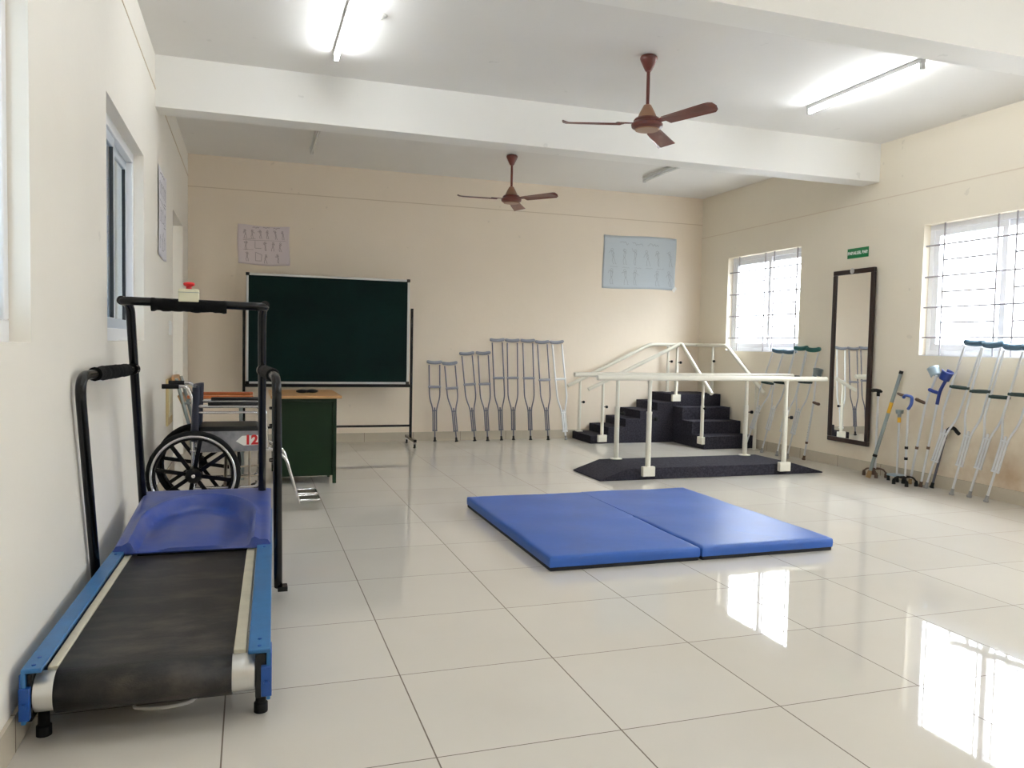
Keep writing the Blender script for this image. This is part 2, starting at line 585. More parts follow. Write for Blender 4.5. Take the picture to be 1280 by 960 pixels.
# ------------------------------------------------------------------ windows
def window_right(n, y0, y1):
    e = bpy.data.objects.new('window_%d' % n, None); C.objects.link(e)
    e.location = (W, (y0 + y1) / 2, ZS); WM[e.name] = Matrix.Translation(e.location)
    struct(e)
    x0, x1 = W + 0.075, W + 0.135
    f = MB()
    f.box(x0, x1, y0, y1, ZS, ZS + 0.05); f.box(x0, x1, y0, y1, ZH - 0.05, ZH)
    f.box(x0, x1, y0, y0 + 0.05, ZS + 0.05, ZH - 0.05); f.box(x0, x1, y1 - 0.05, y1, ZS + 0.05, ZH - 0.05)
    f.build('window_frame', M_upvc, e, bevel=0.004)
    mid = y1 - 0.765
    for k, (a, b, dx) in enumerate(((mid - 0.03, y1 - 0.05, 0.0), (y0 + 0.05, mid + 0.03, 0.024))):
        s = MB(); xa, xb = x0 + 0.006 + dx, x0 + 0.028 + dx
        st = 0.055
        za, zb = ZS + 0.05, ZH - 0.05
        s.box(xa, xb, a, b, za, za + st); s.box(xa, xb, a, b, zb - st, zb)
        s.box(xa, xb, a, a + st, za + st, zb - st); s.box(xa, xb, b - st, b, za + st, zb - st)
        so = s.build('sash', M_upvc, e, bevel=0.003)
        xm = (xa + xb) / 2
        MB().box(xm - 0.002, xm + 0.002, a + st - 0.005, b - st + 0.005, za + st - 0.005, zb - st + 0.005).build('pane', M_glass, so)
    g = MB(); xg = W + 0.035; r = 0.0078
    vs = [y1 - 0.20, y1 - 0.74, y1 - 0.91, y1 - 1.33]
    for yv in vs:
        g.tube([(xg, yv, ZS), (xg, yv, ZH)], r, 8)
    for k, z in enumerate((2.20, 2.06, 1.915, 1.772, 1.635, 1.494, 1.358)):
        if k % 2 == 0:
            g.tube([(xg, y0, z), (xg, y1, z)], r, 8)
        else:
            g.tube([(xg, vs[1], z), (xg, vs[0], z)], r, 8)
            g.tube([(xg, vs[3], z), (xg, vs[2], z)], r, 8)
    g.build('grille', M_grille, e, smooth=True)
    MB().box(W - 0.001, x0, y0, y1, ZS - 0.004, ZS + 0.003).build('window_sill', M_upvc, e)

def window_left(n, y0, y1):
    e = bpy.data.objects.new('window_%d' % n, None); C.objects.link(e)
    e.location = (0, (y0 + y1) / 2, ZS); WM[e.name] = Matrix.Translation(e.location)
    struct(e)
    x0, x1 = -0.060, -0.125
    f = MB()
    f.box(x1, x0, y0, y1, ZS, ZS + 0.07); f.box(x1, x0, y0, y1, ZH - 0.06, ZH)
    f.box(x1, x0, y0, y0 + 0.05, ZS + 0.07, ZH - 0.06); f.box(x1, x0, y1 - 0.05, y1, ZS + 0.07, ZH - 0.06)
    f.build('window_frame', M_upvc, e, bevel=0.004)
    w3 = (y1 - y0 - 0.1) / 2
    for k in range(2):
        a = y0 + 0.05 + k * w3 - (0.03 if k else 0); b = y0 + 0.05 + (k + 1) * w3 + (0.03 if not k else 0)
        xa = x0 - 0.012 - 0.024 * k; xb = xa - 0.02
        st = 0.06
        za, zb = ZS + 0.07, ZH - 0.06
        s = MB()
        s.box(xb, xa, a, b, za, za + st); s.box(xb, xa, a, b, zb - st, zb)
        s.box(xb, xa, a, a + st, za + st, zb - st); s.box(xb, xa, b - st, b, za + st, zb - st)
        so = s.build('sash', M_alu, e, bevel=0.003)
        q = MB()
        for yy in (a + st, b - st):
            q.box(xb + 0.002, xa + 0.001, yy - 0.006, yy + 0.006, za + st, zb - st)
        q.build('seal', M_seal, so)
        xm = (xa + xb) / 2
        MB().box(xm - 0.002, xm + 0.002, a + st - 0.005, b - st + 0.005, za + st - 0.005, zb - st + 0.005).build('pane', M_glass_t, so)

for k, (a, b) in enumerate(RW):
    window_right(k + 1, a, b)
for k, (a, b) in enumerate(LW):
    window_left(k + 5, a, b)

# ------------------------------------------------------------------ ceiling things
def tube_light(x, y0, y1, lit, label):
    t = thing('ceiling_light', label, 'light', loc=(x, (y0 + y1) / 2, H), group='ceiling tube lights')
    MB().box(x - 0.022, x + 0.022, y0, y1, H - 0.032, H - 0.0005).build('batten', M_batten, t, bevel=0.004)
    for yy in (y0 + 0.012, y1 - 0.012):
        MB().box(x - 0.018, x + 0.018, yy - 0.014, yy + 0.014, H - 0.075, H - 0.03).build('lamp_holder', M_batten, t, bevel=0.005)
    MB().cyl((x, y0 + 0.024, H - 0.055), (x, y1 - 0.024, H - 0.055), 0.0135, 12).build('tube_lamp', M_tube_on if lit else M_tube_off, t, smooth=True)
tube_light(1.235, 4.63, 5.83, True, 'lit tube light on the ceiling over the treadmill side, running out of the picture')
tube_light(5.11, 4.43, 5.63, True, 'lit tube light on the ceiling near the window wall, this side of the beam')
tube_light(1.28, 7.57, 8.77, False, 'unlit tube light on the ceiling above the chalkboard, beyond the beam')
tube_light(5.16, 7.44, 8.64, False, 'unlit tube light on the ceiling above the corner staircase, beyond the beam')
for x, y in ((1.235, 1.6), (5.11, 1.4), (1.235, -1.2), (5.11, -1.2)):  # unseen lamps, added to brighten the near half of the room
    tube_light(x, y, y + 1.2, True, 'added lit tube light on the ceiling over the unseen near half of the room')

def fan(cx, cy, ang, label):
    t = thing('ceiling_fan', label, 'fan', loc=(cx, cy, H), group='ceiling fans')
    M = Matrix.Translation((cx, cy, 0))
    MB().lathe([(0.018, 3.158), (0.026, 3.168), (0.056, 3.232), (0.062, 3.248), (0.060, 3.258), (0.05, 3.2675)], M, 24).build('canopy', M_fan, t, smooth=True)
    MB().cyl((cx, cy, 2.87), (cx, cy, 3.18), 0.0125, 14).build('down_rod', M_fan, t, smooth=True)
    MB().lathe([(0.074, 2.826), (0.066, 2.845), (0.050, 2.880), (0.026, 2.925), (0.016, 2.93)], M, 24).build('lower_canopy', M_fan2, t, smooth=True)
    MB().lathe([(0.04, 2.752), (0.085, 2.757), (0.108, 2.772), (0.112, 2.790), (0.100, 2.806), (0.092, 2.812), (0.096, 2.818), (0.085, 2.832), (0.03, 2.834)], M, 28).build('motor_housing', M_fan, t, smooth=True)
    MB().lathe([(0.05, 2.749), (0.082, 2.750), (0.086, 2.757), (0.05, 2.758)], M, 28).build('trim_ring', M_fan2, t, smooth=True)
    for k in range(3):
        a = radians(ang + 120 * k)
        R = M @ Matrix.Rotation(a, 4, 'Z') @ Matrix.Translation((0, 0, 2.795)) @ Matrix.Rotation(radians(-12), 4, 'X')
        out = []
        w0, w1 = 0.052, 0.066
        prof = [(0.165, -w0 * 0.55), (0.185, -w0), (0.57, -w1), (0.595, -w1 * 0.8), (0.605, -w1 * 0.35), (0.605, w1 * 0.35), (0.595, w1 * 0.8), (0.57, w1), (0.185, w0), (0.165, w0 * 0.55)]
        n = len(prof)
        b = MB()
        vs = [R @ V((p[0], p[1], -0.0025 - 0.018 * (p[1] / 0.066) ** 2)) for p in prof] + [R @ V((p[0], p[1], 0.0025 - 0.018 * (p[1] / 0.066) ** 2)) for p in prof]
        fs = [tuple(range(n - 1, -1, -1)), tuple(range(n, 2 * n))] + [(i, (i + 1) % n, (i + 1) % n + n, i + n) for i in range(n)]
        b.add(vs, fs)
        bo = b.build('blade', M_fan, t)
        MB().add([R @ V(p) for p in [(0.09, -0.018, -0.002), (0.22, -0.028, -0.006), (0.22, 0.028, -0.006), (0.09, 0.018, -0.002), (0.09, -0.018, 0.004), (0.22, -0.028, 0.004), (0.22, 0.028, 0.004), (0.09, 0.018, 0.004)]],
                 [(3, 2, 1, 0), (4, 5, 6, 7), (0, 1, 5, 4), (1, 2, 6, 5), (2, 3, 7, 6), (3, 0, 4, 7)]).build('blade_bracket', M_fan, bo)
fan(3.322, 5.093, 167, 'brown three-blade ceiling fan on this side of the beam')
fan(3.355, 8.247, 182, 'brown three-blade ceiling fan beyond the beam, nearer the back wall')

t = thing('ceiling_hook', 'small white ceiling rose with a curled loop beside the lit tube', 'ceiling fitting', loc=(1.40, 5.113, H))
MB().lathe([(0.038, H - 0.010), (0.046, H - 0.004), (0.046, H)], Matrix.Translation((1.43, 5.10, 0)), 20).build('rose', M_white, t, smooth=True)
MB().tube(fillet([(1.45, 5.10, H - 0.008), (1.43, 5.09, H - 0.028), (1.37, 5.12, H - 0.030), (1.345, 5.14, H - 0.012), (1.36, 5.17, H - 0.008)], 0.02), 0.007, 8).build('loop', M_white, t, smooth=True)

# ------------------------------------------------------------------ posters
def ribbon(mb, pts, w, P):
    """flat pen stroke; P maps (u,v) of the sheet to the room"""
    for (a, b) in zip(pts[:-1], pts[1:]):
        dx, dy = b[0] - a[0], b[1] - a[1]
        L = math.hypot(dx, dy)
        if L < 1e-6: continue
        nx, ny = -dy / L * w / 2, dx / L * w / 2
        mb.add([P(a[0] + nx, a[1] + ny), P(b[0] + nx, b[1] + ny), P(b[0] - nx, b[1] - ny), P(a[0] - nx, a[1] - ny)], [(0, 1, 2, 3)])

def figure(mb, cx, cy, h, P, r, w):
    """an exercise figure: head, trunk, arms and legs in a random pose"""
    pts = [(cx + 0.09 * h * cos(a * pi / 5), cy + 0.42 * h + 0.08 * h * sin(a * pi / 5)) for a in range(11)]
    ribbon(mb, pts, w, P)
    lean = r.uniform(-0.12, 0.12) * h
    hip = (cx + lean, cy - 0.02 * h); sh = (cx, cy + 0.32 * h)
    ribbon(mb, [(sh[0] - .05 * h, sh[1]), (hip[0] - .05 * h, hip[1]), (hip[0] + .05 * h, hip[1]), (sh[0] + .05 * h, sh[1])], w, P)
    for sgn in (-1, 1):
        e = (sh[0] + sgn * h * r.uniform(.1, .2), sh[1] - h * r.uniform(-.1, .2))
        ribbon(mb, [sh, e, (e[0] + sgn * h * r.uniform(-.1, .1), e[1] - h * r.uniform(-.2, .2))], w, P)
        k = (hip[0] + sgn * h * r.uniform(.04, .14), hip[1] - h * .24)
        f = (k[0] + h * r.uniform(-.05, .08), k[1] - h * .24)
        ribbon(mb, [hip, k, f, (f[0] + .07 * h, f[1])], w, P)

def squiggle(mb, x0, x1, y, h, P, r, w):
    n = int((x1 - x0) / (h * 0.45))
    ribbon(mb, [(x0 + (x1 - x0) * i / n, y + h * r.uniform(-.5, .5)) for i in range(n + 1)], w, P)

def poster(label, O, U, wd, ht, N, paper, ink, kind, seed, wave=0.0045):
    r = random.Random(seed)
    O, U, N = V(O), V(U), V(N)
    t = thing('wall_poster', label, 'poster', loc=O, group='hand-drawn exercise posters')
    ph = r.uniform(0, 6)
    def off(u, v):
        e = abs(v / ht - 0.5) * 2
        return 0.0065 + wave * (sin(u * 9 + ph) * 0.6 + sin(u * 4.3 + v * 7 + ph) * 0.6) * 0.7 + wave * 0.5 * e * sin(u * 17 + ph)
    def P0(u, v): return O + U * u + V((0, 0, 1)) * v + N * off(u, v)
    def P1(u, v): return P0(u, v) + N * 0.0016
    MB().grid(lambda a, b: P0(a * wd + 0.006 * sin(b * 5 + ph), b * ht + 0.008 * sin(a * 6 + ph)), 36, 20).build('paper', paper, t, smooth=True, solid=0.0008)
    d = MB(); w = 0.006
    if kind == 'boxes':
        for k in range(3):
            squiggle(d, wd * (.28 + .2 * k), wd * (.28 + .2 * k + .13), ht * .95, .018, P1, r, .006)
        for k in range(6):
            figure(d, wd * (.13 + .145 * k), ht * .78, .095, P1, r, w)
        for v in (.62, .655):
            ribbon(d, [(wd * .1, ht * v), (wd * .34, ht * v)], w * .8, P1)
        ribbon(d, [(wd * .34, ht * .62), (wd * .92, ht * .64)], w * .6, P1)
        for u, v in ((.16, .48), (.52, .48), (.68, .48), (.82, .48), (.18, .2), (.54, .16), (.76, .18)):
            figure(d, wd * u, ht * v, .10, P1, r, w)
        ribbon(d, [(wd * .33, ht * .6), (wd * .33, ht * .42), (wd * .45, ht * .42)], w, P1)
        ribbon(d, [(wd * .33, ht * .32), (wd * .46, ht * .26), (wd * .45, ht * .1), (wd * .34, ht * .1), (wd * .34, ht * .3)], w, P1)
        ribbon(d, [(wd * .1, ht * .38), (wd * .3, ht * .38)], w * .7, P1)
    else:
        for a, b in ((.22, .34), (.39, .54), (.60, .76)):
            squiggle(d, wd * a, wd * b, ht * .855, .045, P1, r, .007)
        for row in (.60, .22):
            for k in range(6):
                if k == 3 and row < .5: continue
                figure(d, wd * (.13 + .155 * k + r.uniform(-.01, .01)), ht * row, .20, P1, r, w)
        for k in range(5):
            squiggle(d, wd * (.1 + .16 * k), wd * (.2 + .16 * k), ht * .40, .016, P1, r, .004)
    d.build('pencil_marking', ink, t, fix=False)
    return t
poster('pale crumpled sheet of pencil exercise sketches above the chalkboard', (0.527, D, 2.073), (1, 0, 0), 0.570, 0.447, (0, -1, 0), M_paper1, M_ink, 'boxes', 3)
p2 = poster('wide pale blue sheet of exercise figures above the corner staircase', (5.085, D, 1.995), (1, 0, 0), 1.085, 0.700, (0, -1, 0), M_paper2, M_ink2, 'rows', 5)
MB().add([V((6.115, D - 0.026, 2.0)), V((6.145, D - 0.026, 1.965)), V((6.20, D - 0.012, 2.02)), V((6.17, D - 0.012, 2.05)),
          V((6.115, D - 0.024, 2.0)), V((6.145, D - 0.024, 1.965)), V((6.20, D - 0.010, 2.02)), V((6.17, D - 0.010, 2.05))],
         [(0, 1, 2, 3), (7, 6, 5, 4), (0, 4, 5, 1), (1, 5, 6, 2), (2, 6, 7, 3), (3, 7, 4, 0)]).build('tape', M_white, p2)
p3 = poster('white sheet of sketches with torn lower edge on the left wall', (0, 7.09, 1.835), (0, -1, 0), 0.58, 0.67, (1, 0, 0), M_paper3, M_inkd, 'boxes', 9)
sw = thing('light_switch', 'small white switch plate on the left wall beside the doorway', 'switch', loc=(0, 7.44, 1.30))
MB().box(0, 0.010, 7.36, 7.52, 1.24, 1.36).build('plate', M_white, sw, bevel=0.003)
for k in range(3):
    MB().box(0.009, 0.016, 7.385 + k * 0.04, 7.41 + k * 0.04, 1.28, 1.32).build('rocker', M_white, sw, bevel=0.002)
bb = thing('wall_board', 'low beige board fixed to the left wall behind the wheelchair', 'board', loc=(0, 7.28, 0.48))
MB().box(0, 0.018, 7.09, 7.49, 0.48, 0.87).build('board', M_beigeboard, bb, bevel=0.004)
MB().box(0.017, 0.024, 7.16, 7.42, 0.55, 0.80).build('cover_plate', M_cream, bb, bevel=0.003)

# ------------------------------------------------------------------ mirror and sign
t = thing('wall_mirror', 'tall mirror in a dark brown frame hanging on the window wall', 'mirror', loc=(W, 6.63, 0.26))
ya, yb, za, zb = 6.325, 6.93, 0.265, 2.058
f = MB(); fw = 0.048
f.box(W - 0.034, W - 0.002, ya, yb, za, za + fw); f.box(W - 0.034, W - 0.002, ya, yb, zb - fw, zb)
f.box(W - 0.034, W - 0.002, ya, ya + fw, za + fw, zb - fw); f.box(W - 0.034, W - 0.002, yb - fw, yb, za + fw, zb - fw)
f.build('frame', M_mahog, t, bevel=0.006)
MB().box(W - 0.020, W - 0.014, ya + fw - 0.004, yb - fw + 0.004, za + fw - 0.004, zb - fw + 0.004).build('mirror_glass', M_mirror, t)
MB().box(W - 0.016, W - 0.004, ya + 0.01, yb - 0.01, za + 0.01, zb - 0.01).build('backing', M_mahog, t)
k = MB(); k.lathe([(0.026, 0), (0.030, 0.006), (0.016, 0.010), (0.006, 0.016)], Matrix.Translation((W - 0.034, 6.635, zb - 0.018)) @ Matrix.Rotation(-pi / 2, 4, 'Y'), 14)
k.build('hanger', M_silver, t, smooth=True)
t.location.x -= 0.012; t.rotation_euler.z = -radians(2.0)
t = thing('sign_plate', 'green sign with white lettering on the wall above the mirror', 'sign', loc=(W, 6.62, 2.18))
MB().box(W - 0.006, W, 6.473, 6.766, 2.176, 2.277).build('plate', M_sign, t, bevel=0.001)
Ms = Matrix.Translation((W - 0.0072, 6.6195, 2.2265)) @ Matrix(((0, 0, -1), (-1, 0, 0), (0, 1, 0))).to_4x4()
text_mb('PARALLEL BAR', 0.043, Ms, bold=0.0016).build('lettering', M_signw, t, fix=False)

# ------------------------------------------------------------------ treadmill
TM = Matrix.Translation((0.376, 2.55, 0)) @ Matrix.Rotation(-0.029, 4, 'Z')
t = thing('treadmill', 'old blue and black motorised treadmill standing along the left wall', 'treadmill', M=TM)
L_ = dict(local=True)
for sgn in (-1, 1):
    a, b = (-0.346, -0.292) if sgn < 0 else (0.278, 0.345)
    o = MB()
    o.box(a, b, 0.0, 1.36, 0.236, 0.250)
    s0, s1 = (a, a + 0.012) if sgn < 0 else (b - 0.012, b)
    o.box(s0, s1, 0.0, 2.2, 0.085, 0.240)
    ro = o.build('side_rail', M_tblue, t, bevel=0.003, **L_)
    # dark end casting and its blue angle bracket
    c0, c1 = (a + 0.012, a + 0.026) if sgn < 0 else (b - 0.046, b - 0.012)
    MB().box(c0, c1, 0.012, 0.10, 0.088, 0.232).build('end_block', M_black, t, bevel=0.004, **L_)
    g0, g1 = (a - 0.004, a + 0.024) if sgn < 0 else (b - 0.028, b + 0.004)
    br = MB(); br.box(g0, g1, -0.008, 0.014, 0.10, 0.195)
    br.prism([(0.0, 0.19), (0.10, 0.235), (0.0, 0.235)], 'x', g0 if sgn < 0 else g1 - 0.004, g0 + 0.004 if sgn < 0 else g1)
    br.build('end_bracket', M_tdark, t, bevel=0.002, **L_)
    xm = (g0 + g1) / 2
    MB().cyl((xm, -0.018, 0.145), (xm, -0.006, 0.145), 0.009, 6).build('bolt', M_tdark, ro, **L_)
    for vv in (0.03, 0.09, 1.28):
        MB().cyl(((a + b) / 2, vv, 0.249), ((a + b) / 2, vv, 0.253), 0.006, 8).build('bolt', M_tdark, ro, **L_)
    p0, p1 = (-0.294, -0.266) if sgn < 0 else (0.232, 0.270)
    MB().box(p0, p1, 0.075, 1.36, 0.205, 0.227).build('edge_strip', M_strip, t, bevel=0.003, **L_)
    for vv in (0.115, 1.9):
        MB().lathe([(0.022, 0), (0.022, 0.03), (0.017, 0.034), (0.015, 0.095)], Matrix.Translation((sgn * 0.315 - (0 if sgn > 0 else 0.0), vv, 0)), 14).build('foot', M_rubber, t, smooth=True, **L_)
MB().cyl((-0.318, 0.062, 0.158), (0.297, 0.062, 0.158), 0.058, 32).build('front_roller', M_silver, t, smooth=True, **L_)
MB().cyl((-0.28, 1.95, 0.158), (0.27, 1.95, 0.158), 0.056, 24).build('rear_roller', M_silver, t, smooth=True, **L_)
# belt loop around both rollers
prof = []
for k in range(17):
    a = pi / 2 + pi * k / 16
    prof.append((0.062 + 0.063 * cos(a), 0.158 + 0.063 * sin(a)))
for k in range(17):
    a = -pi / 2 + pi * k / 16
    prof.append((1.95 + 0.063 * cos(a), 0.158 + 0.063 * sin(a)))
b = MB(); n = len(prof)
b.add([V((u, p[0], p[1])) for u in (-0.264, 0.230) for p in prof], [(i, (i + 1) % n, (i + 1) % n + n, i + n) for i in range(n)])
b.build('running_belt', M_belt, t, smooth=True, angle=50, solid=0.004, **L_)
MB().box(-0.25, 0.22, 0.16, 1.86, 0.17, 0.21).build('deck_board', M_rubber, t, **L_)
# hood
HW, HV0, HV1 = 0.338, 1.325, 2.20
def hood_z(u, v):
    s = (v - HV0) / (HV1 - HV0)
    z = 0.276 + 0.086 * s
    uu = (u + 0.005) / 0.252
    r2 = uu * uu + (max(0, v - HV0 - 0.34) / 0.385) ** 2
    if v < HV0 + 0.34: r2 = uu * uu
    rr = sqrt(r2)
    def sm(x): x = max(0, min(1, x)); return x * x * (3 - 2 * x)
    inside = sm((1.03 - rr) / 0.11)
    z -= 0.052 * inside * (1 - 0.62 * sm((0.86 - rr) / 0.5))
    z += 0.014 * sm(1 - abs(rr - 1.08) / 0.10)
    return max(z, 0.243 + 0.02 * s)
hv = [HV0 + (HV1 - HV0) * j / 44 for j in range(45)]
hu = [-HW + 2 * HW * i / 56 for i in range(57)]
vs = []; fs = []
rows = []
def row(pts):
    o = len(vs); vs.extend(pts); rows.append((o, len(pts)))
def border(v, z0, shrink):
    return [V((u * shrink, v, z0)) for u in hu]
row([V((u, HV0 + 0.004, 0.233)) for u in hu])
row([V((u, HV0 - 0.004, 0.241)) for u in hu])
for v in hv:
    e = 1.0
    row([V((u, v, hood_z(u, v) - 0.02 * max(0, (abs(u) / HW - 0.94) / 0.06) ** 2)) for u in hu])
row([V((u, HV1 + 0.03, 0.352)) for u in hu])
row([V((u, HV1 + 0.06, 0.33)) for u in hu])
row([V((u, HV1 + 0.075, 0.12)) for u in hu])
for a, b2 in zip(rows[:-1], rows[1:]):
    for i in range(56):
        fs.append((a[0] + i, a[0] + i + 1, b2[0] + i + 1, b2[0] + i))
# side skirts
for side in (0, 56):
    o = len(vs)
    top = [r[0] + side for r in rows[1:]]
    sk = [V((vs[i].x, vs[i].y, 0.10 if vs[i].y > 1.42 else 0.238)) for i in top]
    vs.extend(sk)
    for i in range(len(top) - 1):
        fs.append((top[i], top[i + 1], o + i + 1, o + i))
h = MB(); h.add(vs, fs)
h.build('motor_hood', M_hood, t, smooth=True, angle=50, **L_)
MB().box(-0.24, 0.235, 1.335, 1.352, 0.222, 0.236).build('hood_slot', M_black, t, **L_)
MB().tube([(-0.305, 2.0, 0.30), (-0.325, 2.02, 0.29), (-0.352, 1.96, 0.22), (-0.356, 1.9, 0.16)], 0.005, 8, **{}).build('power_cable', M_rubber, t, smooth=True, **L_)
# uprights, top bar and side handles (room coordinates)
for k, (x0, x1) in enumerate(((0.103, 0.100), (0.728, 0.718))):
    MB().tube(fillet([(x0, 4.72, 0.30), (x1, 4.33, 1.24), (x1, 4.285, 1.352), (x1 + (-0.012 if k == 0 else 0.008), 4.255, 1.388), (x1 + (-0.03 if k == 0 else 0.012), 4.20, 1.392)], 0.06), 0.0215, 14).build('upright', M_black, t, smooth=True)
tb = MB().tube(fillet([(0.100, 4.262, 1.388), (0.066, 4.215, 1.388), (0.10, 4.185, 1.389), (0.38, 4.182, 1.386), (0.70, 4.180, 1.381), (0.734, 4.205, 1.380), (0.722, 4.255, 1.382)], 0.04), 0.0205, 14).build('top_bar', M_black, t, smooth=True)
r = random.Random(2)
def foam(a, b, r0, n=26):
    a, b = V(a), V(b)
    return [a.lerp(b, i / n) for i in range(n + 1)], [r0 * (1 + r.uniform(-0.10, 0.12)) for i in range(n + 1)]
p, q = foam((0.205, 4.181, 1.376), (0.548, 4.180, 1.372), 0.030)
MB().tube(p, q, 12).build('foam_sleeve', M_foam, tb, smooth=True, angle=80)
for x_top, y_top, x_b, y_b, xj, yj in ((0.034, 3.40, 0.026, 3.82, 0.098, 4.38), (0.763, 3.40, 0.788, 3.83, 0.722, 4.38)):
    zt = 1.062
    hd = MB().tube(fillet([(x_b, y_b, 0.055), (x_top, y_top, zt), (xj, yj, 1.054)], 0.11, 8), 0.0195, 14).build('side_handle', M_black, t, smooth=True)
    d = (V((xj, yj, 1.054)) - V((x_top, y_top, zt)))
    A = V((x_top, y_top, zt))
    p, q = foam(A + d * 0.24, A + d * 0.84, 0.029)
    MB().tube(p, q, 12).build('foam_sleeve', M_foam, hd, smooth=True, angle=80)
    MB().cyl(A + d * 0.97, A + d * 1.03, 0.03, 16).build('clamp', M_black, hd, smooth=True)
    MB().box(min(x_b, 0.4) - (0.02 if x_b < .4 else -0.385), x_b + (0.02 if x_b < .4 else 0.042), y_b - 0.03, y_b + 0.03, 0.035, 0.058).build('foot_bracket', M_black, hd, bevel=0.002)
eb = MB().box(0.328, 0.420, 4.150, 4.225, 1.392, 1.455).build('stop_switch_box', M_cream, t, bevel=0.004)
MB().box(0.327, 0.421, 4.149, 4.226, 1.437, 1.4395).build('lid_seam', M_greyst, eb)
MB().lathe([(0.013, 1.454), (0.013, 1.469), (0.024, 1.473), (0.027, 1.481), (0.024, 1.487), (0.01, 1.490)], Matrix.Translation((0.374, 4.187, 0)), 18).build('stop_button', M_red, eb, smooth=True)
t = MB().tube([V((0.30 + 0.09 * (1 - cos(a)) , 2.79 - 0.035 * sin(a), 0.006)) for a in [pi * k / 14 for k in range(15)]] + [V((0.52, 2.86, 0.006)), V((0.56, 3.0, 0.006)), V((0.50, 3.2, 0.006))], 0.006, 8).build('white_cord', M_white, smooth=True)
tag(t, 'loop of white cord on the floor under the treadmill front', 'cord')

# ------------------------------------------------------------------ wheelchair
t = thing('wheelchair', 'folding wheelchair with chrome frame, navy back and red 12 on its side panel', 'wheelchair', loc=(0.45, 5.93, 0))
YN, YF = 5.70, 6.16
WX, WZ, WR = 0.305, 0.300, 0.298
for y, s in ((YN - 0.05, -1), (YF + 0.05, 1)):
    M = Matrix.Translation((WX, y, WZ)) @ Matrix.Rotation(pi / 2, 4, 'X')
    w = MB()
    w.tube([M @ V((0.250 * cos(a), 0.250 * sin(a), 0)) for a in [2 * pi * k / 48 for k in range(48)]], 0.015, 10, closed=True)
    w.lathe([(0.02, -0.035), (0.05, -0.03), (0.058, -0.012), (0.058, 0.012), (0.05, 0.03), (0.02, 0.035)], M, 24)
    for k in range(8):
        a = radians(35 + 45 * k)
        w.bar(M @ V((0.04 * cos(a), 0.04 * sin(a), 0)), M @ V((0.245 * cos(a), 0.245 * sin(a), 0)), 0.026, 0.016, up=M.to_3x3() @ V((0, 0, 1)))
    wo = w.build('wheel', M_black, t, smooth=True, angle=40)
    MB().tube([M @ V((0.278 * cos(a), 0.278 * sin(a), 0)) for a in [2 * pi * k / 56 for k in range(56)]], 0.0195, 12, closed=True).build('tyre', M_rubber, wo, smooth=True)
    yo = y + s * 0.032
    Mo = Matrix.Translation((WX, yo, WZ)) @ Matrix.Rotation(pi / 2, 4, 'X')
    MB().tube([Mo @ V((0.262 * cos(a), 0.262 * sin(a), 0)) for a in [2 * pi * k / 56 for k in range(56)]], 0.0085, 10, closed=True).build('hand_rim', M_chrome, wo, smooth=True)
    MB().lathe([(0.012, 0), (0.012, 0.02), (0.004, 0.024)], Matrix.Translation((WX, y + s * 0.034, WZ)) @ Matrix.Rotation(-s * pi / 2, 4, 'X'), 12).build('hub_cap', M_chrome, wo, smooth=True)
for y in (YN, YF):
    f = MB()
    f.tube(fillet([(0.19, y, 0.892), (0.265, y, 0.892), (0.298, y, 0.80), (0.298, y, 0.20)], 0.05), 0.0115, 12)   # push cane
    f.tube(fillet([(0.298, y, 0.758), (0.76, y, 0.758), (0.775, y, 0.47)], 0.06), 0.0115, 12)                      # arm tube
    f.tube(fillet([(0.298, y, 0.715), (0.735, y, 0.715), (0.760, y, 0.58)], 0.05), 0.008, 10)
    f.tube([(0.28, y, 0.455), (0.80, y, 0.455)], 0.0115, 12)
    f.tube(fillet([(0.298, y, 0.20), (0.72, y, 0.20), (0.735, y, 0.47)], 0.05), 0.0115, 12)
    f.build('side_frame', M_chrome, t, smooth=True)
    gp = MB(); gp.tube([(0.105, y, 0.892), (0.21, y, 0.892)], 0.016, 12); gp.build('push_grip', M_rubber, t, smooth=True)
    MB().box(0.39, 0.735, y - 0.026, y + 0.026, 0.768, 0.788).build('arm_pad', M_bvinyl, t, bevel=0.01, seg=3)
    # footrest
    yy = y + (0.02 if y == YN else -0.02)
    fr = MB().tube(fillet([(0.775, yy, 0.47), (0.90, yy, 0.40), (0.995, yy, 0.065)], 0.05), 0.0105, 12).build('footrest_hanger', M_chrome, t, smooth=True)
    yi = 0.17 if y == YN else -0.17
    MB().box(1.00, 1.13, min(yy, yy + yi), max(yy, yy + yi), 0.080, 0.088).build('footplate', M_dchrome, fr, bevel=0.003)
    e = MB(); e.tube(fillet([(0.99, yy, 0.084), (1.135, yy, 0.084), (1.135, yy + yi, 0.084), (1.00, yy + yi, 0.084)], 0.03), 0.008, 10)
    e.build('plate_edge', M_chrome, fr, smooth=True)
    # caster
    c = MB(); c.tube([(0.775 - .03, y, 0.26), (0.745, y, 0.15)], 0.010, 10)
    c.box(0.70, 0.745, y - 0.022, y - 0.016, 0.06, 0.16); c.box(0.70, 0.745, y + 0.016, y + 0.022, 0.06, 0.16)
    co = c.build('caster_fork', M_chrome, t)
    MB().lathe([(0.045, -0.012), (0.068, -0.013), (0.074, -0.006), (0.074, 0.006), (0.068, 0.013), (0.045, 0.012)], Matrix.Translation((0.71, y, 0.075)) @ Matrix.Rotation(pi / 2, 4, 'X'), 24).build('caster_wheel', M_rubber, co, smooth=True)
x = MB(); x.tube([(0.50, YN, 0.22), (0.50, YF, 0.45)], 0.011, 10); x.tube([(0.53, YN, 0.45), (0.53, YF, 0.22)], 0.011, 10)
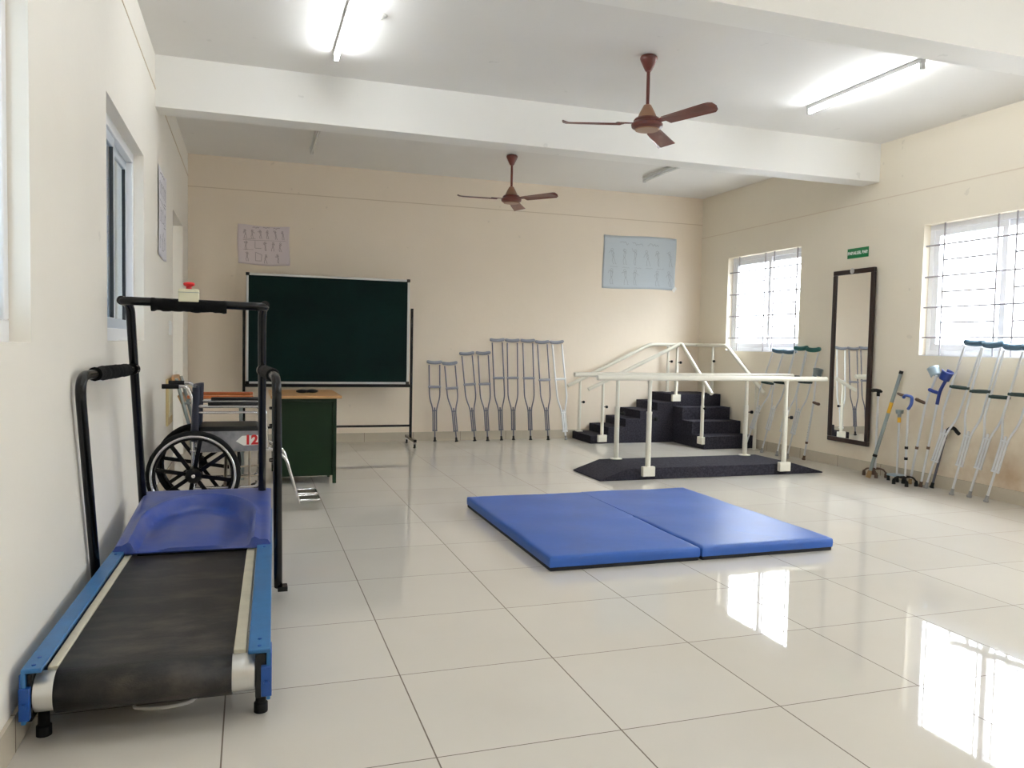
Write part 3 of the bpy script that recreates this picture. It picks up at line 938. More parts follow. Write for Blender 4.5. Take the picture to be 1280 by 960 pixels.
x.tube([(0.66, YN, 0.455), (0.66, YN, 0.20)], 0.009, 10); x.tube([(0.57, YN, 0.455), (0.57, YN, 0.20)], 0.009, 10)
x.tube([(0.60, YN, 0.27), (0.735, YN, 0.28)], 0.006, 8); x.tube([(0.60, YN, 0.34), (0.735, YN, 0.35)], 0.006, 8)
x.build('cross_brace', M_dchrome, t, smooth=True)
def backsling(a, b_):
    y = YN - 0.012 + (YF - YN + 0.024) * a
    return V((0.312 + 0.02 * b_ - 0.035 * sin(pi * a), y, 0.52 + 0.375 * b_))
MB().grid(backsling, 14, 8).build('backrest', M_navy, t, smooth=True, solid=0.022)
for y in (YN, YF):
    MB().tube([(0.318, y, 0.885), (0.312, y, 0.70), (0.308, y, 0.52)], 0.019, 12, sy=1.3).build('back_sleeve', M_navy, t, smooth=True)
def seat(a, b_):
    y = YN + 0.01 + (YF - YN - 0.02) * a
    return V((0.31 + 0.41 * b_, y, 0.475 - 0.03 * sin(pi * a)))
MB().grid(seat, 12, 4).build('seat_sling', M_bvinyl, t, smooth=True, solid=0.01)
MB().box(0.32, 0.73, YN + 0.02, YF - 0.02, 0.48, 0.615).build('seat_cushion', M_bvinyl, t, bevel=0.03, seg=3)
for y, sgn in ((YN, -1), (YF, 1)):
    gp = MB().prism([(0.32, 0.45), (0.76, 0.45), (0.765, 0.575), (0.74, 0.588), (0.32, 0.588)], 'y', y + sgn * 0.010, y + sgn * 0.013).build('side_guard', M_guard, t)
    if sgn < 0:
        MB().prism([(0.570, 0.518), (0.610, 0.555), (0.730, 0.560), (0.732, 0.492), (0.62, 0.488)], 'y', y - 0.0150, y - 0.0135).build('number_patch', M_white, gp)
        Mt = Matrix.Translation((0.670, y - 0.0165, 0.524)) @ Matrix(((1, 0, 0), (0, 0, -1), (0, 1, 0))).to_4x4()
        text_mb('12', 0.088, Mt, bold=0.004).build('number', M_red, gp, fix=False)

# ------------------------------------------------------------------ chair behind the wheelchair
t = thing('office_chair', 'steel chair with reddish wooden arms and back rail behind the wheelchair', 'chair', loc=(0.40, 7.4, 0))
for y in (7.16, 7.64):
    f = MB()
    f.tube(fillet([(0.215, y, 0.0), (0.190, y, 0.42), (0.075, y, 0.875)], 0.08), 0.014, 12)
    f.tube([(0.60, y, 0.0), (0.585, y, 0.705)], 0.014, 12)
    f.tube([(0.19, y, 0.42), (0.592, y, 0.42)], 0.012, 12)
    f.tube([(0.135, y, 0.665), (0.585, y, 0.70)], 0.010, 10)
    f.build('side_frame', M_greyst, t, smooth=True)
    MB().prism([(0.16, y - 0.028), (0.66, y - 0.032), (0.69, y - 0.01), (0.69, y + 0.01), (0.66, y + 0.032), (0.16, y + 0.028)], 'z', 0.705, 0.733).build('armrest', M_woodr, t, bevel=0.006)
MB().box(0.19, 0.62, 7.18, 7.62, 0.425, 0.455).build('seat', M_woodr, t, bevel=0.01)
def brail(a, b_):
    return V((0.070 - 0.012 * sin(pi * a) - 0.02 * b_, 7.13 + 0.54 * a, 0.80 + 0.085 * b_ + 0.012 * sin(pi * a)))
MB().grid(brail, 12, 3).build('back_rail', M_wood, t, smooth=True, solid=0.022)
MB().grid(lambda a, b_: V((0.118 - 0.03 * b_, 7.18 + 0.44 * a, 0.66 + 0.07 * b_)), 8, 2).build('back_slat', M_wood, t, smooth=True, solid=0.014)

# ------------------------------------------------------------------ desk
t = thing('desk', 'dark green steel desk with varnished wooden top in front of the chalkboard', 'desk', loc=(1.1, 7.2, 0))
dx0, dx1, dy0, dy1 = 0.855, 1.365, 6.84, 7.60
MB().box(dx0 - 0.03, dx1 + 0.04, dy0 - 0.035, dy1 + 0.06, 0.728, 0.752).build('desk_top', M_wood, t, bevel=0.004)
b = MB()
b.box(dx0 + 0.03, dx1 - 0.03, dy0 + 0.012, dy0 + 0.03, 0.072, 0.70)
b.box(dx1 - 0.026, dx1 - 0.012, dy0 + 0.02, dy1 - 0.02, 0.072, 0.70)
b.box(dx0 + 0.02, dx1 - 0.02, dy1 - 0.03, dy1 - 0.015, 0.072, 0.70)
b.box(dx0 + 0.012, dx1 - 0.012, dy0 + 0.012, dy1 - 0.012, 0.066, 0.078)
b.build('side_panels', M_green, t, bevel=0.002)
MB().box(dx0 + 0.0, dx1 - 0.0, dy0 + 0.0, dy1 - 0.0, 0.698, 0.728).build('apron', M_green, t, bevel=0.003)
for xx in (dx0, dx1):
    for yy in (dy0, dy1):
        xa = xx if xx == dx0 else xx - 0.03
        ya_ = yy if yy == dy0 else yy - 0.03
        MB().box(xa, xa + 0.03, ya_, ya_ + 0.03, 0.0, 0.70).build('leg', M_green, t, bevel=0.002)
MB().box(dx1 - 0.045, dx1 - 0.02, 7.17, 7.195, 0.0, 0.075).build('leg', M_green, t, bevel=0.002)
for k in range(4):
    z0 = 0.09 + 0.152 * k
    dr = MB().box(dx0 + 0.004, dx0 + 0.02, dy0 + 0.035, dy1 - 0.035, z0, z0 + 0.144).build('drawer', M_green, t, bevel=0.003)
    MB().tube(fillet([(dx0 + 0.004, 7.10, z0 + 0.075), (dx0 - 0.028, 7.10, z0 + 0.075), (dx0 - 0.028, 7.24, z0 + 0.075), (dx0 + 0.004, 7.24, z0 + 0.075)], 0.015), 0.007, 8).build('handle', M_black, dr, smooth=True)
t = thing('spectacles_case', 'small black two-lobed pouch lying on the desk top', 'pouch', loc=(1.13, 7.2, 0.752))
c = MB()
c.grid(lambda a, b_: V((0, 0, 0)), 1, 1) if False else None
for dxx in (-0.045, 0.045):
    c.ball((1.142 + dxx, 7.19 + dxx * 0.2, 0.768), 0.052, 0.046, 0.0165)
c.ball((1.142, 7.19, 0.766), 0.035, 0.028, 0.012)
c.build('pouch', M_bvinyl, t, smooth=True)
MB().tube([(1.06, 7.165, 0.768), (1.142, 7.155, 0.778), (1.225, 7.185, 0.768)], 0.003, 6).build('zip', M_rubber, t, smooth=True)

# ------------------------------------------------------------------ chalkboard
t = thing('chalkboard', 'large green chalkboard on a black wheeled stand by the back wall', 'chalkboard', loc=(1.53, 9.17, 0))
yb = 9.17
bx0, bx1, bz0, bz1 = 0.622, 2.428, 0.728, 1.944
MB().box(bx0 + 0.01, bx1 - 0.01, yb - 0.012, yb + 0.012, bz0 + 0.01, bz1 - 0.01).build('writing_surface', M_board, t)
f = MB(); q = 0.024
f.box(bx0, bx1, yb - 0.018, yb + 0.018, bz1 - q, bz1); f.box(bx0, bx1, yb - 0.018, yb + 0.018, bz0, bz0 + q)
f.box(bx0, bx0 + q, yb - 0.018, yb + 0.018, bz0 + q, bz1 - q); f.box(bx1 - q, bx1, yb - 0.018, yb + 0.018, bz0 + q, bz1 - q)
f.build('frame', M_frame, t, bevel=0.003)
for xx in (bx0, bx1):
    for zz in (bz0, bz1):
        MB().box(xx - 0.006 if xx == bx0 else xx - 0.034, xx + 0.034 if xx == bx0 else xx + 0.006, yb - 0.022, yb + 0.022, zz - 0.006 if zz == bz0 else zz - 0.03, zz + 0.03 if zz == bz0 else zz + 0.006).build('corner_cap', M_black, t, bevel=0.006)
for xx in (0.600, 2.462):
    MB().box(xx - 0.015, xx + 0.015, yb - 0.015, yb + 0.015, 0.10, 1.612).build('stand_post', M_black, t, bevel=0.003)
    fo = MB().box(xx - 0.018, xx + 0.018, yb - 0.29, yb + 0.25, 0.072, 0.104).build('stand_foot', M_black, t, bevel=0.004)
    kn = MB().cyl((xx, yb - 0.03, 1.52), (xx, yb + 0.03, 1.52), 0.012, 12)
    kn.build('pivot_bolt', M_black, t, smooth=True)
    for yy in (yb - 0.26, yb + 0.22):
        cm = MB(); cm.cyl((xx, yy, 0.05), (xx, yy, 0.075), 0.010, 10); cm.box(xx - 0.017, xx - 0.013, yy - 0.012, yy + 0.02, 0.02, 0.062); cm.box(xx + 0.013, xx + 0.017, yy - 0.012, yy + 0.02, 0.02, 0.062)
        co = cm.build('caster', M_silver, fo)
        MB().lathe([(0.015, -0.011), (0.024, -0.011), (0.028, -0.006), (0.028, 0.006), (0.024, 0.011), (0.015, 0.011)], Matrix.Translation((xx, yy + 0.012, 0.028)) @ Matrix.Rotation(pi / 2, 4, 'Y'), 18).build('caster_wheel', M_rubber, co, smooth=True)
MB().box(0.60, 2.462, yb - 0.045, yb + 0.02, 0.692, 0.726).build('chalk_ledge', M_black, t, bevel=0.003)
MB().box(0.60, 2.462, yb - 0.012, yb + 0.012, 0.226, 0.25).build('stand_crossbar', M_black, t, bevel=0.003)

# ------------------------------------------------------------------ floor mats
def gym_mat(x0, x1, y0, y1, rz, label, crease):
    c = V(((x0 + x1) / 2, (y0 + y1) / 2, 0))
    t = thing('exercise_mat', label, 'mat', M=Matrix.Translation(c) @ Matrix.Rotation(rz, 4, 'Z'), group='blue exercise mats')
    hx, hy = (x1 - x0) / 2, (y1 - y0) / 2
    r = random.Random(int(x0 * 100))
    ph = [r.uniform(0, 6) for _ in range(4)]
    def top(a, b_):
        u, v = -hx + 2 * hx * a, -hy + 2 * hy * b_
        inner = (u + hx) if crease else (hx - u)
        k_ = min(1.0, inner / 0.25) if v > -0.05 else 1.0
        z = 0.0795 + k_ * (0.0016 * sin(u * 7 + ph[0]) * sin(v * 5 + ph[1]) + 0.0012 * sin(v * 11 + u * 6 + ph[2]))
        if crease:
            d = (u - (hx - 0.30)) * 0.80 + (v + hy) * 0.6 - 0.03
            if u > hx - 0.5: z -= 0.004 * max(0, 1 - abs(d) / 0.012)
            z -= 0.006 * max(0, 1 - math.hypot((u + hx) / 0.10, (v + hy) / 0.05))
        e = min(hx - abs(u), hy - abs(v))
        if inner < 0.013 and v > -0.03 and hy - abs(v) > 0.013: e = 1
        if e < 0.012: z -= 0.008 * (1 - e / 0.012) ** 2
        return V((u, v, z))
    m = MB()
    nu, nv = 60, 80
    us = sorted(set([-1, -0.992, 0.992, 1] + [-1 + 2 * i / nu for i in range(1, nu)]))
    vs_ = sorted(set([-1, -0.996, 0.996, 1] + [-1 + 2 * i / nv for i in range(1, nv)]))
    P = [top((u + 1) / 2, (v + 1) / 2) for v in vs_ for u in us]
    n = len(us)
    F = [(j * n + i, j * n + i + 1, (j + 1) * n + i + 1, (j + 1) * n + i) for j in range(len(vs_) - 1) for i in range(n - 1)]
    ring = [i for i in range(n)] + [j * n + n - 1 for j in range(1, len(vs_))] + [(len(vs_) - 1) * n + i for i in range(n - 2, -1, -1)] + [j * n for j in range(len(vs_) - 2, 0, -1)]
    lo = len(P)
    P += [V((P[i].x * 1.004, P[i].y * 1.003, 0.05)) for i in ring] + [V((P[i].x, P[i].y, 0.022)) for i in ring]
    R = len(ring)
    for k in range(R):
        k2 = (k + 1) % R
        F.append((ring[k], ring[k2], lo + k2, lo + k))
        F.append((lo + k, lo + k2, lo + R + k2, lo + R + k))
    F.append(tuple(lo + R + k for k in range(R)))
    m.add(P, F)
    m.build('vinyl_cover', M_matblue, t, smooth=True, angle=45, local=True)
    MB().box(-hx + 0.003, hx - 0.003, -hy + 0.003, hy - 0.003, 0.0, 0.0225).build('anti_slip_base', M_matbase, t, bevel=0.004, local=True)
gym_mat(2.195, 3.1135, 3.900, 5.630, -0.004, 'blue exercise mat on the floor, the one nearer the treadmill', False)
gym_mat(3.1225, 4.036, 3.897, 5.640, 0.004, 'blue exercise mat on the floor with a creased corner, nearer the windows', True)

# ------------------------------------------------------------------ parallel bars
t = thing('parallel_bars', 'ivory parallel bars on a low charcoal carpeted platform with end ramps', 'parallel bars', loc=(4.87, 6.75, 0))
px0, px1, py0, py1, pz = 3.655, 6.09, 6.440, 7.062, 0.107
MB().prism([(px0, 0.0), (px1, 0.0), (px1, 0.012), (5.735, pz), (3.930, pz), (px0, 0.012)], 'y', py0, py1).build('platform', M_carpet, t, bevel=0.004)
def knob(p, ax, parent):
    d = V(ax)
    k = MB(); p = V(p)
    k.cyl(p, p + d * 0.03, 0.006, 8)
    k.tube([p + d * 0.026, p + d * 0.032, p + d * 0.05, p + d * 0.054], [0.012, 0.018, 0.017, 0.010], 10)
    k.build('knob', M_rubber, parent, smooth=True)
for y, xr0, xr1, zr, posts in ((py0 - 0.012, 3.605, 6.075, 0.936, (4.128, 5.612)), (py1 - 0.03, 3.640, 6.150, 0.940, (4.100, 5.585))):
    rl = MB().cyl((xr0, y, zr), (xr1, y, zr), 0.0238, 16)
    for xe, s in ((xr0, -1), (xr1, 1)):
        rl.tube([V((xe, y, zr)), V((xe + s * 0.006, y, zr)), V((xe + s * 0.010, y, zr))], [0.024, 0.022, 0.012], 16)
    rl.build('hand_bar', M_rail, t, smooth=True)
    near = y < 6.6
    for xp in posts:
        p = MB()
        p.cyl((xp, y, 0.10 if near else pz), (xp, y, 0.62), 0.0245, 14)
        p.cyl((xp, y, 0.62), (xp, y, 0.93), 0.0185, 14)
        p.tube([(xp, y, 0.61), (xp, y, 0.628)], 0.027, 14)
        p.tube([(xp, y, 0.885), (xp, y, 0.918)], [0.0185, 0.026], 12)
        po = p.build('post', M_rail, t, smooth=True)
        if near:
            MB().box(xp - 0.062, xp + 0.062, y - 0.030, y + 0.013, 0.035, 0.125).build('base_block', M_rail, po, bevel=0.004)
        else:
            MB().lathe([(0.06, pz), (0.06, pz + 0.006), (0.03, pz + 0.012)], Matrix.Translation((xp, y, 0)), 20).build('base_flange', M_rail, po, smooth=True)
        knob((xp + 0.022, y - 0.006, 0.56), (1, -0.15, 0), po)

# ------------------------------------------------------------------ corner staircase
t = thing('training_staircase', 'charcoal carpeted corner staircase with two flights and ivory handrails', 'staircase', loc=(5.8, 9.1, 0))
sx = [4.700, 4.940, 5.175, 5.380, 5.625, 5.850]
yl0, yl1 = 8.985, D - 0.02
pts = [(sx[0], 0.0)]
for k in range(5):
    pts += [(sx[k], 0.1033 * (k + 1) - 0.005), (sx[k + 1], 0.1033 * (k + 1) - 0.005)]
pts += [(sx[5], 0.0)]
MB().prism(pts, 'y', yl0, yl1).build('flight', M_carpet, t, bevel=0.004)
MB().box(5.850, W - 0.02, yl0, yl1, 0.0, 0.618).build('landing', M_carpet, t, bevel=0.004)
ys = [8.245, 8.52, 8.76, yl0]
pts = [(ys[0], 0.0)]
for k in range(3):
    pts += [(ys[k], 0.155 * (k + 1)), (ys[k + 1], 0.155 * (k + 1))]
pts += [(ys[3], 0.0)]
MB().prism(pts, 'x', 5.855, W - 0.02).build('flight', M_carpet, t, bevel=0.004)
rr = 0.0235
yw = D - 0.10; xw = W - 0.085; yi = yl0 + 0.0; xi = 5.855
MB().tube(fillet([(4.590, yw, 0.695), (5.770, yw, 1.258), (xw, yw, 1.262), (xw, 8.79, 1.256), (xw, 7.97, 0.69)], 0.06), rr, 14).build('wall_handrail', M_rail, t, smooth=True)
MB().tube(fillet([(4.645, yi - 0.02, 0.680), (5.878, 8.875, 1.272), (5.850, 8.10, 0.680)], 0.035), rr, 14).build('inner_handrail', M_rail, t, smooth=True)
def stair_post(x, y, z0, z1, block=None, kd=(1, 0, 0), kz=None):
    p = MB(); zm = z0 + (z1 - z0) * 0.62
    p.cyl((x, y, z0), (x, y, zm), 0.0215, 14); p.cyl((x, y, zm), (x, y, z1), 0.0165, 14)
    po = p.build('rail_post', M_rail, t, smooth=True)
    if block == 'x':   # bolted on the face looking along -y
        MB().box(x - 0.06, x + 0.06, y - 0.026, y + 0.012, z0 - 0.012, z0 + 0.075).build('base_block', M_rail, po, bevel=0.004)
    elif block == 'y':
        MB().box(x - 0.03, x + 0.014, y - 0.055, y + 0.055, z0 - 0.012, z0 + 0.075).build('base_block', M_rail, po, bevel=0.004)
    else:
        MB().box(x - 0.04, x + 0.04, y - 0.04, y + 0.04, z0, z0 + 0.008).build('base_plate', M_rail, po, bevel=0.002)
    zz = kz if kz else zm - 0.03
    knob((x + 0.018 * kd[0], y + 0.018 * kd[1], zz), kd, po)
stair_post(4.76, yw, 0.10, 0.765, None, (1, 0, 0))
stair_post(6.045, yw, 0.618, 1.25, None, (1, 0, 0), 1.03)
stair_post(xw, 9.10, 0.618, 1.25, None, (-0.3, -1, 0), 1.05)
stair_post(xw, 8.13, 0.155 - 0.155, 0.79, None, (0, -1, 0))
stair_post(4.845, yi - 0.016, 0.035, 0.770, 'x', (1, 0, 0))
stair_post(5.835, 8.90, 0.545, 1.245, 'x', (1, 0, 0), 1.03)
stair_post(5.842, 8.275, 0.075, 0.800, 'y', (0, -1, 0))

# ------------------------------------------------------------------ crutches and canes
def lean_matrix(bottom, top, side):
    b, tp = V(bottom), V(top)
    z = (tp - b).normalized()
    x = V(side); x = (x - z * x.dot(z)).normalized()
    y = z.cross(x)
    M = Matrix((x, y, z)).transposed().to_4x4()
    M.translation = b
    return M, (tp - b).length

def underarm_crutch(label, group, bottom, top, side, grip_f, spec, mt, mp, mg, mtip, tr=0.0085, hw=0.066, pad=0.19, pr=0.0205, mlow=None, turn=0.0, skew=0.0):
    """spec: heights along the shaft where (tubes end, tubes converge, bend begins)"""
    M, L = lean_matrix(bottom, top, side)
    M = M @ Matrix.Rotation(radians(turn), 4, 'Z')
    t = thing('underarm_crutch', label, 'crutch', M=M, group=group)
    e, c, bd = spec
    nr = 0.022
    zg = grip_f
    for s in (-1, 1):
        pth = fillet([(s * nr, 0, e), (s * nr, 0, c), (s * hw, 0, bd), (s * hw * 1.02, 0, L - 0.02 - s * skew)], 0.06, 5)
        MB().tube(pth, tr, 10).build('side_tube', mt, t, smooth=True, local=True)
    MB().tube([(0, 0, 0.03), (0, 0, c + 0.02)], tr * 1.12, 10).build('leg_tube', mlow or mt, t, smooth=True, local=True)
    for zz in (e + 0.01, c - 0.02):
        MB().box(-nr - tr, nr + tr, -tr * 1.25, tr * 1.25, zz - 0.008, zz + 0.008).build('clamp', mt, t, bevel=0.003, local=True)
    MB().tube([(0, 0, 0.0), (0, 0, 0.012), (0, 0, 0.02), (0, 0, 0.055)], [0.020, 0.021, 0.0145, 0.0125], 14).build('rubber_tip', mtip, t, smooth=True, local=True)
    # saddle-shaped armpad
    n = 12
    pp = []; rr = []
    for i in range(n + 1):
        u = -1 + 2 * i / n
        pp.append((u * pad / 2, 0, L + 0.005 + 0.014 * u * u - u * skew * 1.35))
        rr.append(pr if abs(u) < 0.99 else pr * 0.7)
    a = MB().tube(pp, rr, 12, sy=1.0)
    a.build('armpad', mp, t, smooth=True, angle=60, local=True)
    g_ = [(q_, 0, zg - q_ / hw * skew) for q_ in (-hw - 0.012, -hw + 0.01, 0, hw - 0.01, hw + 0.012)]
    MB().tube(g_, [0.013, 0.0155, 0.0165, 0.0155, 0.013], 12).build('handgrip', mg, t, smooth=True, local=True)
    return t

# row on the back wall
row_b = [(2.829, 9.473), (3.086, 9.403), (3.325, 9.421), (3.493, 9.423), (3.683, 9.451), (3.844, 9.455), (4.063, 9.42), (4.289, 9.384), (4.53, 9.375)]
row_t = [(2.829, 0.968), (3.025, 0.957), (3.243, 1.083), (3.454, 1.092), (3.637, 1.26), (3.838, 1.258), (4.047, 1.259), (4.247, 1.247), (4.449, 1.249)]
row_g = [0.668, 0.661, 0.706, 0.710, 0.782, 0.783, 0.784, 0.767, 0.780]
row_l = ['short grey-padded underarm crutch on the back wall, nearest the chalkboard',
         'short grey-padded underarm crutch on the back wall, second from the chalkboard',
         'medium-height grey-padded underarm crutch on the back wall, the one beside the short pair',
         'medium-height grey-padded underarm crutch on the back wall, beside the tall ones',
         'tall grey-padded underarm crutch on the back wall, first of the tall dark ones',
         'tall grey-padded underarm crutch on the back wall, second of the tall dark ones',
         'tall grey-padded underarm crutch on the back wall, third of the tall dark ones',
         'tall grey-padded underarm crutch on the back wall, beside the bright silver one',
         'bright silver underarm crutch on the back wall next to the staircase']
for i in range(9):
    b0 = (row_b[i][0], row_b[i][1], 0.004); t0 = (row_t[i][0], D - 0.03, row_t[i][1])
    last = i == 8
    underarm_crutch(row_l[i], 'underarm crutches on the back wall', b0, t0, (1, 0, 0), row_g[i] * 1.01, (0.125, 0.40, 0.545) if not last else (0.10, 0.37, 0.54),
                    M_cr_bright if last else M_cr_dark, M_pad_grey, M_cr_bright if last else M_grip_gr, M_tip_grey if last else M_rubber, tr=0.011 if last else 0.008)

# four beside the staircase
bots = [(6.308, 8.076), (6.39, 7.85), (6.399, 7.579), (6.393, 7.388)]
tops = [(7.797, 1.195), (7.614, 1.188), (7.405, 1.230), (7.202, 1.217)]
labs = ['teal-padded underarm crutch under the far window, the one closest to the staircase',
        'teal-padded underarm crutch under the far window, second from the staircase',
        'green-padded underarm crutch under the far window, third from the staircase',
        'green-padded underarm crutch under the far window, next to the elbow crutch']
for i in range(4):
    underarm_crutch(labs[i], 'underarm crutches by the staircase', (bots[i][0], bots[i][1], 0.004), (W - 0.06, tops[i][0] - 0.03, tops[i][1]), (0, 1, 0),
                    (0.86, 0.86, 0.93, 0.88)[i], (0.28, 0.56, 0.70), M_cr_alu, M_pad_teal if i < 2 else M_pad_green, M_grip_g, M_tip_grey, pad=0.16, tr=0.008, turn=22, skew=0.013, pr=0.025)
# four under the near window
bots = [(6.432, 5.506), (6.379, 5.182), (6.44, 5.060), (6.40, 4.865)]
tops = [(5.179, 1.300), (5.001, 1.287), (4.803, 1.269), (4.640, 1.262)]
labs = ['teal-padded aluminium underarm crutch under the near window, beside the curved black-handled cane',
        'teal-padded aluminium underarm crutch under the near window, next after the cane',
        'teal-padded aluminium underarm crutch under the near window, third from the cane',
        'teal-padded aluminium underarm crutch under the near window, cut by the picture edge']
for i in range(4):
    underarm_crutch(labs[i], 'underarm crutches under the near window', (bots[i][0], bots[i][1], 0.004), (W - 0.06, tops[i][0] - 0.03, tops[i][1]), (0, 1, 0),
                    (0.955, 0.915, 0.885, 0.915)[i], (0.255, 0.545, 0.69), M_cr_alu, M_pad_teal, M_grip_g, M_tip_grey, pad=0.165, tr=0.0092, turn=18, skew=0.014, pr=0.026)

def tip(mb_parent, mtip, r=0.0105):
    MB().tube([(0, 0, 0.0), (0, 0, 0.012), (0, 0, 0.018), (0, 0, 0.05)], [0.019, 0.02, 0.015, r + 0.003], 14).build('rubber_tip', mtip, mb_parent, smooth=True, local=True)

def elbow_crutch(label, bottom, top, side, zg, mcuff, mgrip, mtip, style, clip, tilt=0):
    M, L = lean_matrix(bottom, top, side)
    t = thing('elbow_crutch', label, 'crutch', M=M, group='elbow crutches on the window wall')
    MB().tube([(0, 0, 0.02), (0, 0, zg)], 0.0105, 12).build('shaft', M_cr_alu, t, smooth=True, local=True)
    d = MB()
    for k in range(9):
        d.cyl((0.0, -0.0112, zg * 0.30 + k * 0.03), (0, -0.0095, zg * 0.30 + k * 0.03), 0.0032, 6)
    d.build('height_holes', M_rubber, t, local=True)
    MB().tube([(0, 0, clip - 0.012), (0, 0, clip + 0.012)], 0.0145, 12).build('clip', M_brown, t, smooth=True, local=True)
    tip(t, mtip)
    # forearm tube tilts back; the handle points forward (+x)
    if style == 'slim':
        MB().tube(fillet([(0, 0, zg - 0.02), (-0.012, 0, zg + 0.06), (-0.055, 0, L - 0.03)], 0.05), 0.010, 12).build('forearm_tube', M_cr_alu, t, smooth=True, local=True)
    else:
        MB().tube(fillet([(0, 0, zg - 0.10), (0, 0, zg + 0.02), (-0.05, 0, L - 0.02)], 0.05), 0.0165, 12, sy=0.8).build('forearm_tube', mcuff, t, smooth=True, local=True)
    MB().tube([(-0.005, 0, zg), (0.03, 0, zg + 0.002), (0.07, 0, zg + 0.005), (0.105, 0, zg + 0.010), (0.118, 0, zg + 0.012)], [0.014, 0.0155, 0.0155, 0.017, 0.013], 12).build('handgrip', mgrip, t, smooth=True, local=True)
    # open cuff around the forearm
    cz = L
    Tc = Matrix.Translation((-0.03, 0, cz - 0.01)) @ Matrix.Rotation(radians(tilt), 4, 'Y')
    def cuff(a, b_):
        ang = radians(35) + radians(290) * a
        k_ = 0.040 + 0.008 * b_ * b_
        return Tc @ V((k_ * cos(ang), k_ * sin(ang), -0.035 + 0.085 * b_))
    MB().grid(cuff, 22, 5).build('arm_cuff', mcuff, t, smooth=True, solid=0.008, local=True)
    return t

elbow_crutch('grey-cuffed elbow crutch with a brown grip between the green-padded crutches and the mirror', (6.50, 7.239, 0.004), (W - 0.075, 7.045, 0.975), (-0.2, -1, 0), 0.66, M_greyst, M_brown, M_brown, 'slim', 0.2)
elbow_crutch('elbow crutch with pale grey cuff and brown handle beside the blue one', (6.464, 5.717, 0.004), (W - 0.085, 5.545, 1.055), (0, 1, 0), 0.765, M_cuffgrey, M_brown, M_tip_tan, 'slim', 0.345, 38)
elbow_crutch('elbow crutch with royal blue cuff and blue handle', (6.425, 5.556, 0.004), (W - 0.105, 5.408, 1.030), (0, 1, 0), 0.865, M_blueplastic, M_blueplastic, M_brown, 'solid', 0.365, -18)

def quad_base(t, zc, mb, mt, r=0.105, flip=1):
    b = MB()
    b.tube(fillet([(-r, -0.055, 0.045), (-r * 0.6, -0.05, 0.075), (r * 0.6, -0.05, 0.075), (r, -0.055, 0.045)], 0.03), 0.008, 10)
    b.tube(fillet([(-r, 0.055, 0.045), (-r * 0.6, 0.05, 0.075), (r * 0.6, 0.05, 0.075), (r, 0.055, 0.045)], 0.03), 0.008, 10)
    b.tube([(0, -0.05, 0.075), (0, 0.05, 0.075)], 0.011, 10)
    b.build('quad_base', mb, t, smooth=True, local=True)
    for sx_ in (-1, 1):
        for sy_ in (-1, 1):
            MB().tube([(sx_ * r, sy_ * 0.055, 0.0), (sx_ * r, sy_ * 0.055, 0.03), (sx_ * r, sy_ * 0.055, 0.052)], [0.017, 0.016, 0.011], 12).build('rubber_tip', mt, t, smooth=True, local=True)

# black T-handled four-footed cane beside the mirror
t = thing('quad_cane', 'four-footed cane with a black handle standing next to the mirror', 'cane', loc=(6.462, 6.145, 0), rz=radians(84), group='walking canes')
MB().tube([(0, 0, 0.075), (0, 0, 0.80)], 0.0105, 12).build('shaft', M_cr_alu, t, smooth=True, local=True)
MB().tube([(0, 0, 0.785), (0, 0, 0.825)], 0.016, 12).build('collar', M_black, t, smooth=True, local=True)
MB().tube([(-0.045, 0, 0.832), (-0.02, 0, 0.838), (0.03, 0, 0.842), (0.085, 0, 0.838), (0.098, 0, 0.832)], [0.012, 0.018, 0.0175, 0.019, 0.012], 12).build('handle', M_black, t, smooth=True, local=True)
quad_base(t, 0.07, M_brown, M_brown, r=0.09)
# long grey stick with yellow band, leaning over it
M, L = lean_matrix((6.325, 6.085, 0.004), (W - 0.03, 5.955, 1.035), (0, 1, 0))
t = thing('walking_stick', 'long thick grey stick with a yellow band leaning beside the mirror', 'stick', M=M, group='walking canes')
MB().tube([(0, 0, 0.03), (0, 0, L)], 0.0165, 14).build('shaft', M_greyst, t, smooth=True, local=True)
MB().tube([(0, 0, L * 0.61), (0, 0, L * 0.71)], 0.0172, 14).build('yellow_band', M_yellow, t, smooth=True, local=True)
MB().tube([(0, 0, L - 0.025), (0, 0, L + 0.004)], 0.019, 14).build('end_cap', M_black, t, smooth=True, local=True)
MB().tube([(0, 0, 0.21), (0, 0, 0.235)], 0.021, 14).build('collar', M_black, t, smooth=True, local=True)
MB().tube([(0, 0, 0), (0, 0, 0.05), (0, 0, 0.07)], [0.023, 0.022, 0.018], 14).build('rubber_tip', M_tip_tan, t, smooth=True, local=True)
# cane with blue swan handle
t = thing('quad_cane', 'four-footed cane with a hooked blue handle and tan grip', 'cane', loc=(6.365, 5.675, 0), rz=radians(90), group='walking canes')
MB().tube([(0, 0, 0.075), (0, 0, 0.72)], 0.010, 12).build('shaft', M_cr_alu, t, smooth=True, local=True)
d = MB()
for k in range(11): d.cyl((-0.0108 * cos(2.2), -0.0105, 0.30 + k * 0.028), (0, -0.009, 0.30 + k * 0.028), 0.0034, 6)
d.build('height_holes', M_rubber, t, local=True)
for zz in (0.345, 0.245): MB().tube([(0, 0, zz - 0.012), (0, 0, zz + 0.012)], 0.016, 12).build('collar', M_rubber, t, smooth=True, local=True)
MB().tube(fillet([(0, 0, 0.70), (-0.035, 0, 0.745), (-0.04, 0, 0.815), (0.04, 0, 0.825), (0.06, 0, 0.80)], 0.025), 0.017, 12, sy=0.75).build('handle', M_blueplastic2, t, smooth=True, local=True)
